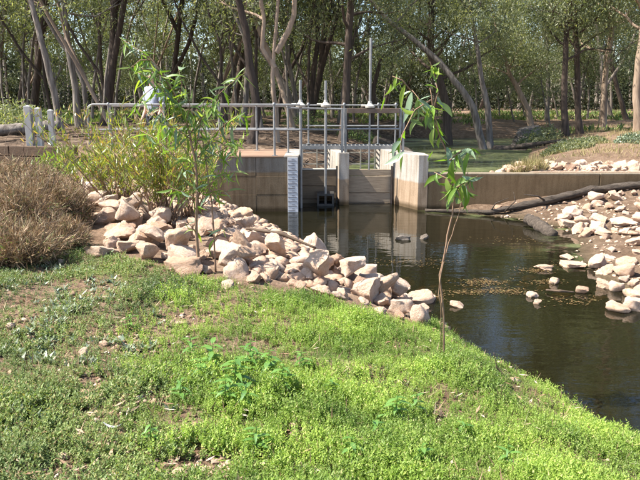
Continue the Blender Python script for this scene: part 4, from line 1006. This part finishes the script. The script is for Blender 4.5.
def sapling(name, label, base, stems, manual, twigs, yd, seed, lenr=(.13, .24), dens=1.35, SL=SL, SP=SP):
    R_ = random.Random(seed); root = empty(name, base); tag(root, label, 'sapling'); B = Vector(base)
    for (pts, r0, r1) in stems:
        P = [aty(x, y, yd+dy)-B for (x, y, dy) in pts]; f = []
        for i in range(len(P)-1):
            for k in range(3): f.append(P[i].lerp(P[i+1], k/3)+Vector((R_.uniform(-.004, .004), R_.uniform(-.004, .004), 0)))
        f.append(P[-1]); f[0] = Vector((f[0].x, f[0].y, -.05))
        MB().tube(f, [r0+(r1-r0)*i/(len(f)-1) for i in range(len(f))], 7).build('stem', M['bark_sapling'], root, smooth=True)
    for (x0, y0, x1, y1, pale) in manual:
        dy = R_.uniform(-.12, .12); a_ = aty(x0, y0, yd+dy)-B; b_ = aty(x1, y1, yd+dy+R_.uniform(-.05, .05))-B
        place_leaf(root, R_.choice(SP if pale else SL), a_, b_, R_.uniform(-.7, .7), ref=(R_.uniform(-.5, .5), -1, .3))
    for (pts, nl, depth) in twigs:
        P = [aty(x, y, yd+R_.uniform(-.05, .05)+depth*i/max(1, len(pts)-1))-B for i, (x, y) in enumerate(pts)]
        MB().tube(P, [.006-.004*i/(len(P)-1) for i in range(len(P))], 5).build('twig', M['bark_sapling'], root, smooth=True)
        nl = int(nl*dens)
        for k in range(nl):
            t = (k+R_.random()*.8)/nl*(len(P)-1); i = min(int(t), len(P)-2); c = P[i].lerp(P[i+1], t-i)
            d = Vector((R_.gauss(0, .55), R_.gauss(0, .55), R_.uniform(-1.1, -.05))).normalized()
            if R_.random() < .15: d.z = abs(d.z)*.6
            place_leaf(root, R_.choice(SP if R_.random() < .3 else SL), c, c+d*R_.uniform(*lenr), R_.uniform(-1.5, 1.5), ref=(R_.uniform(-1, 1), R_.uniform(-1, 0), .4))
    return root
bs = ground_at(443, 358, .35)
sapling('gum_sapling', 'spindly gum sapling with drooping leaves at the water edge', bs,
        [([(443, 360, 0), (444, 330, 0), (442, 300, 0), (440, 275, 0), (446, 245, 0), (452, 215, 0), (456, 190, 0), (450, 160, 0), (441, 138, 0), (433, 112, 0), (430, 88, 0)], .0095, .0035),
         ([(443, 312, 0), (439, 295, -.02), (441, 272, -.02), (449, 243, .02), (458, 218, .03), (462, 200, .03), (468, 172, .03)], .0045, .0025)],
        [(397, 74, 388, 92, 0), (391, 84, 384, 97, 0), (385, 97, 384, 111, 0), (412, 92, 401, 123, 1), (415, 107, 408, 123, 1), (418, 100, 436, 113, 1), (420, 104, 430, 118, 1), (419, 119, 410, 134, 0), (432, 112, 434, 134, 1), (434, 128, 435, 147, 0),
         (447, 147, 448, 167, 1), (455, 150, 461, 166, 0), (433, 151, 427, 161, 0), (399, 142, 388, 154, 0), (404, 152, 383, 164, 1), (403, 153, 400, 173, 0), (437, 84, 434, 70, 0), (432, 66, 440, 62, 0), (453, 160, 458, 186, 0), (470, 150, 465, 178, 0), (458, 188, 478, 196, 0), (456, 190, 450, 214, 1), (460, 186, 466, 214, 0), (456, 180, 436, 184, 0), (462, 176, 484, 176, 1), (463, 184, 462, 212, 0), (457, 170, 446, 178, 0), (440, 102, 452, 118, 1), (430, 108, 425, 130, 0), (436, 120, 447, 136, 0)],
        [([(441, 138), (432, 118), (420, 100), (412, 90)], 11, .1), ([(431, 100), (415, 110), (402, 135), (400, 150)], 7, -.1), ([(433, 112), (438, 92), (434, 72), (430, 62)], 8, .05), ([(450, 160), (462, 150), (476, 148)], 9, .1), ([(456, 188), (468, 180), (478, 176)], 8, -.1), ([(412, 92), (402, 80), (392, 76)], 4, 0), ([(456, 190), (446, 178), (434, 172)], 6, .1), ([(454, 200), (458, 188), (464, 180)], 6, .0)], bs.y, 5, (.09, .19))
bs = ground_at(201, 273, .35)
sapling('gum_sapling', 'taller gum sapling with twin stems rising in front of the flat slab', bs,
        [([(201, 276, 0), (198, 255, 0), (196, 225, 0), (197, 195, 0), (196, 165, 0), (190, 135, 0), (179, 102, 0), (166, 78, 0), (152, 60, 0), (140, 50, 0)], .019, .005),
         ([(216, 274, .05), (214, 240, .05), (212, 205, .05), (208, 175, .05), (203, 145, .05), (200, 120, .05)], .011, .004)],
        [(128, 40, 118, 36, 0), (150, 65, 138, 84, 1), (160, 70, 146, 88, 1), (245, 68, 232, 76, 0), (236, 78, 222, 84, 0), (185, 80, 176, 82, 0), (222, 120, 226, 145, 1), (232, 125, 236, 150, 1), (240, 150, 243, 165, 1)],
        [([(179, 102), (160, 72), (142, 52), (120, 38)], 22, .1), ([(185, 112), (168, 95), (150, 78), (136, 72)], 18, -.1), ([(190, 135), (205, 108), (225, 88), (246, 72)], 20, .1), ([(196, 160), (213, 135), (232, 118), (246, 112)], 20, -.1),
         ([(197, 190), (180, 162), (158, 140), (140, 130)], 20, .1), ([(203, 160), (222, 150), (238, 140)], 16, .0), ([(197, 180), (185, 150), (170, 125), (158, 105)], 18, .15), ([(208, 185), (222, 175), (236, 172)], 12, .1), ([(197, 205), (184, 192), (170, 188)], 10, 0), ([(196, 150), (200, 125), (204, 100)], 16, 0), ([(186, 125), (190, 105), (185, 85)], 14, 0), ([(210, 195), (218, 190), (228, 192)], 8, 0), ([(166, 78), (150, 70), (132, 66)], 14, .1), ([(176, 96), (166, 84), (160, 72)], 16, .1), ([(182, 110), (172, 98), (164, 94)], 14, -.05), ([(172, 90), (158, 84), (142, 96), (134, 108)], 14, 0), ([(179, 102), (182, 85), (178, 66)], 10, 0), ([(192, 140), (176, 128), (160, 124)], 16, -.1), ([(200, 120), (212, 108), (220, 98)], 12, .05), ([(203, 145), (216, 142), (232, 148), (240, 160)], 14, -.05), ([(152, 60), (140, 60), (128, 70)], 8, 0), ([(196, 232), (190, 225), (184, 222)], 3, 0), ([(214, 240), (220, 230), (225, 228)], 3, 0)], bs.y, 6, (.11, .22), 1.5, SLn, SPn)

# ------------------------------------------------------------------ willow-like bush behind the rocks
def bush(name, label, base, nst, hgt, spread, nl, leaf, m, seed, up=.9, stem='bark_sapling', cat='bush', ctr=None):
    rng = np.random.default_rng(seed); root = empty(name, base); tag(root, label, cat); b = MB(); cs = []; ds = []
    for s in range(nst):
        az = rng.uniform(0, 6.28); t = rng.uniform(.1, 1)*spread; h = hgt*rng.uniform(.55, 1.1)
        o0 = Vector((rng.normal()*.12*spread, rng.normal()*.12*spread, -.05)); d = Vector((math.cos(az)*t, math.sin(az)*t*.7, 1)); P = [o0]
        for k in range(6): P.append(P[-1]+d*h/6+Vector(rng.normal(size=3))*.03); d.z -= .06; 
        b.tube(P, [.009-.0012*i for i in range(7)], 5)
        for k in range(nl):
            tt = rng.uniform(1.9, 6); i = min(int(tt), 5); c = P[i].lerp(P[i+1], tt-i); cs.append(c[:]); q = rng.normal(size=3)*.55; q[2] = abs(q[2])*up*1.3+up*.5-.2; ds.append(q)
    b.build('stems', M[stem], root, smooth=True); n = len(cs); cs = np.array(cs)+rng.normal(size=(n, 3))*.03
    V, Q = diamonds(cs, np.array(ds), leaf[0]*rng.uniform(.6, 1.3, n), leaf[1]*rng.uniform(.7, 1.2, n), rng)
    o = link('foliage', np_mesh('foliage', V, Q), M[m], root); o['kind'] = 'stuff'; return root
p = ground_at(165, 226); bush('willow_bush', 'yellow green willowy bush growing through the rocks before the abutment', p, 50, 1.9, .8, 54, (.135, .018), 'leaf_bush', 41)
p = ground_at(120, 212); bush('willow_bush', 'yellow green willowy bush at the foot of the curved handrail', p, 44, 1.75, .85, 52, (.125, .017), 'leaf_bush', 42)
p = ground_at(98, 190); bush('willow_bush', 'smaller yellow bush at the end of the sleeper wall', p, 16, 1.0, .7, 40, (.12, .018), 'leaf_bush', 43)
p = ground_at(58, 184); bush('reed_clump', 'green strap leaved clump against the sleeper wall', p, 22, .62, .9, 22, (.16, .026), 'leaf_sap', 44)
p = ground_at(190, 216); bush('willow_bush', 'green leafy bush crowding the foot of the abutment', p, 26, 1.5, .6, 44, (.13, .018), 'leaf_sap', 45)
# dry brown brush on the left
def brush(px, py, hgt, rad, n, seed, label):
    rng = np.random.default_rng(seed); p = ground_at(px, py); root = empty('dry_brush', p); tag(root, label, 'bush')
    c = []; d = []; L = []; W = []
    for s in range(n):
        az = rng.uniform(0, 6.28); t = rng.random()**.6; tip = np.array([math.cos(az)*rad*t, math.sin(az)*rad*t*.8, hgt*(1-.45*t*t)*rng.uniform(.4, 1.25)])
        o0 = np.array([math.cos(az)*rad*t*.35, math.sin(az)*rad*t*.3, -.02]); c.append(o0); dd = tip-o0; d.append(dd); L.append(np.linalg.norm(dd)); W.append(.008)
        for k in range(11):
            tt = rng.uniform(.3, 1); q = rng.normal(size=3)*.7+dd/np.linalg.norm(dd)*.9; c.append(o0+dd*tt); d.append(q); L.append(rng.uniform(.05, .16)); W.append(rng.uniform(.004, .011))
    V, Q = diamonds(np.array(c), np.array(d), np.array(L), np.array(W), rng)
    o = link('twigs', np_mesh('twigs', V, Q), M['dry'], root); o['kind'] = 'stuff'
    b = MB()
    for k in range(26):
        az = rng.uniform(0, 6.28); t = rng.random()**.5; P = [Vector((math.cos(az)*rad*t*.3, math.sin(az)*rad*t*.3, -.03))]
        dd = Vector((math.cos(az)*t*rad/hgt, math.sin(az)*t*rad/hgt, 1)); hh = hgt*rng.uniform(.6, 1.45)
        for q in range(5): P.append(P[-1]+dd*hh/5+Vector(rng.normal(size=3))*.035)
        b.tube(P, [.007, .006, .005, .004, .003, .002], 5)
    b.build('woody_stems', M['twig'], root)
    n_ = 260; a_ = rng.uniform(0, 6.28, n_); r_ = rad*np.sqrt(rng.random(n_)); cz = hgt*(1-.5*(r_/rad)**2)*rng.uniform(.2, 1, n_)
    V, Q = diamonds(np.stack([np.cos(a_)*r_, np.sin(a_)*r_*.8, cz], -1), rng.normal(size=(n_, 3))+np.array([0, 0, .6]), rng.uniform(.03, .07, n_), rng.uniform(.01, .02, n_), rng)
    o = link('green_shoots', np_mesh('green_shoots', V, Q), M['weed_dull'], root); o['kind'] = 'stuff'; return root
BL = ['dry brown brush in the thick of the left bank', 'dry brown brush between the rocks and the left bank thicket', 'tall dry brush at the left end below the sleepers', 'dry brown brush just below the sleeper wall', 'low dry brush touching the first rocks of the heap', 'low dry brush spilling on to the green weeds', 'low dry brush edging the dull weeds', 'small dry brush below the strap leaved clump', 'dry brush at the weedy left end of the bank']
for i, (px, py, h, r_, nn) in enumerate([(10, 238, .85, .65, 900), (45, 225, .85, .6, 850), (-20, 215, 1.0, .8, 900), (25, 205, .85, .7, 900), (66, 228, .55, .38, 520), (56, 250, .42, .4, 500), (18, 262, .45, .5, 600), (64, 208, .5, .35, 400), (-25, 255, .6, .6, 600)]):
    brush(px, py, h*.74, r_, int(nn*1.4), 60+i, BL[i])['group'] = 'dry brush on the left bank'

# ------------------------------------------------------------------ person on the deck
def skin(name, verts, edges, radii, m, parent, sub=2):
    me = bpy.data.meshes.new(name); me.from_pydata(verts, edges, []); me.update()
    o = bpy.data.objects.new(name, me); COL.objects.link(o); o.modifiers.new('s', 'SKIN')
    for i, r in enumerate(radii):
        v = me.skin_vertices[0].data[i]; v.radius = r if hasattr(r, '__len__') else (r, r); v.use_root = (i == 0)
    md = o.modifiers.new('u', 'SUBSURF'); md.levels = sub; md.render_levels = sub
    dg = bpy.context.evaluated_depsgraph_get(); ev = bpy.data.meshes.new_from_object(o.evaluated_get(dg))
    bpy.data.objects.remove(o); ev.materials.clear(); return link(name, ev, m, parent, True)
M['skin'] = simple('skin', (.42, .26, .19), (.5, .32, .24), 10, .6, .05, .001)
M['shirt'] = simple('pale_shirt', (.26, .29, .37), (.34, .37, .45), 6, .85, .3, .01)
M['trousers'] = simple('dark_trousers', (.03, .032, .045), (.05, .052, .07), 8, .9, .3, .01)
M['hair'] = simple('dark_hair', (.04, .028, .02), (.08, .055, .04), 30, .7, .4, .004)
M['boot'] = simple('brown_boot', (.08, .05, .03), (.12, .08, .05), 10, .6, .2, .003)
pp = empty('person', (-3.72, 14.62, DZ), math.radians(-30)); tag(pp, 'person in a pale shirt and dark trousers standing behind the front handrail', 'person')
# body faces local -Y
bv = [(0, 0, .95), (0, 0, 1.15), (0, .01, 1.38), (0, .01, 1.5), (0, -.015, 1.60), (0, -.03, 1.70), (0, -.025, 1.77)]
be = [(0, 1), (1, 2), (2, 3), (3, 4), (4, 5), (5, 6)]; brd = [(.15, .11), (.14, .1), (.17, .11), (.075, .075), (.062, .066), (.078, .098), (.06, .078)]
def add(i, pts, rs):
    prev = i
    for p_, r_ in zip(pts, rs): bv.append(p_); brd.append(r_); be.append((prev, len(bv)-1)); prev = len(bv)-1
    return prev
for s in (-1, 1):
    h = add(2, [(s*.19, .01, 1.43), (s*.235, .02, 1.2), (s*.235, -.02, .98)], [.058, .047, .04])
    w_ = add(h, [(s*.22, -.13, .82), (s*.215, -.16, .77)], [.03, .034])
    for kf in range(4): add(w_, [(s*.21, -.18+(kf-1.5)*.02, .70+.006*abs(kf-1.5)), (s*.205, -.185+(kf-1.5)*.021, .665+.008*abs(kf-1.5)), (s*.195, -.185+(kf-1.5)*.021, .635+.01*abs(kf-1.5))], [.0095, .009, .008])
    add(w_-1, [(s*.19, -.195, .765), (s*.175, -.215, .725)], [.012, .0095])
    add(0, [(s*.1, 0, .85), (s*.11, -.01, .48), (s*.11, .02, .09), (s*.115, -.08, .05), (s*.12, -.15, .04)], [.095, .062, .045, .045, .035])
body = skin('body', bv, be, brd, M['skin'], pp)
nose = MB().lathe([(.017, 0), (.012, .02), (.006, .042)], (0, -.125, 1.67), 8).build('nose', M['skin'], body, smooth=True)
for s in (-1, 1):
    MB().lathe([(.004, -.009), (.011, -.004), (.011, .004), (.004, .009)], (s*.03, -.118, 1.715), 8).build('eye', M['gauge'], body, smooth=True)
    MB().lathe([(.006, -.03), (.014, -.012), (.016, .012), (.006, .03)], (s*.08, -.02, 1.69), 8).build('ear', M['skin'], body, smooth=True)
MB().box(-.024, .024, -.124, -.112, 1.632, 1.640).build('mouth', simple('lips', (.3, .13, .1), (.34, .15, .12), 9, .6, 0), body, bevel=.003)
skin('shirt', [(0, 0, .90), (0, 0, 1.12), (0, .01, 1.36), (0, .01, 1.49), (.185, .01, 1.44), (.245, .02, 1.22), (.235, -.02, 1.14), (-.185, .01, 1.44), (-.245, .02, 1.22), (-.235, -.02, 1.14)],
     [(0, 1), (1, 2), (2, 3), (2, 4), (4, 5), (5, 6), (2, 7), (7, 8), (8, 9)], [(.185, .14), (.175, .13), (.205, .14), (.085, .085), (.082, .082), (.078, .078), (.075, .075), (.082, .082), (.078, .078), (.075, .075)], M['shirt'], pp)
skin('trousers', [(0, 0, .97), (.1, 0, .85), (.112, -.01, .48), (.112, .02, .1), (-.1, 0, .85), (-.112, -.01, .48), (-.112, .02, .1)], [(0, 1), (1, 2), (2, 3), (0, 4), (4, 5), (5, 6)],
     [(.17, .13), .115, .085, .075, .115, .085, .075], M['trousers'], pp)
skin('hair', [(0, .035, 1.70), (0, .02, 1.76), (0, -.03, 1.80)], [(0, 1), (1, 2)], [(.075, .06), (.085, .085), (.07, .06)], M['hair'], pp)
for s in (-1, 1): skin('boot', [(s*.112, .04, .12), (s*.113, .03, .05), (s*.118, -.08, .045), (s*.122, -.17, .035)], [(0, 1), (1, 2), (2, 3)], [.06, (.055, .055), (.055, .05), (.045, .04)], M['boot'], pp)
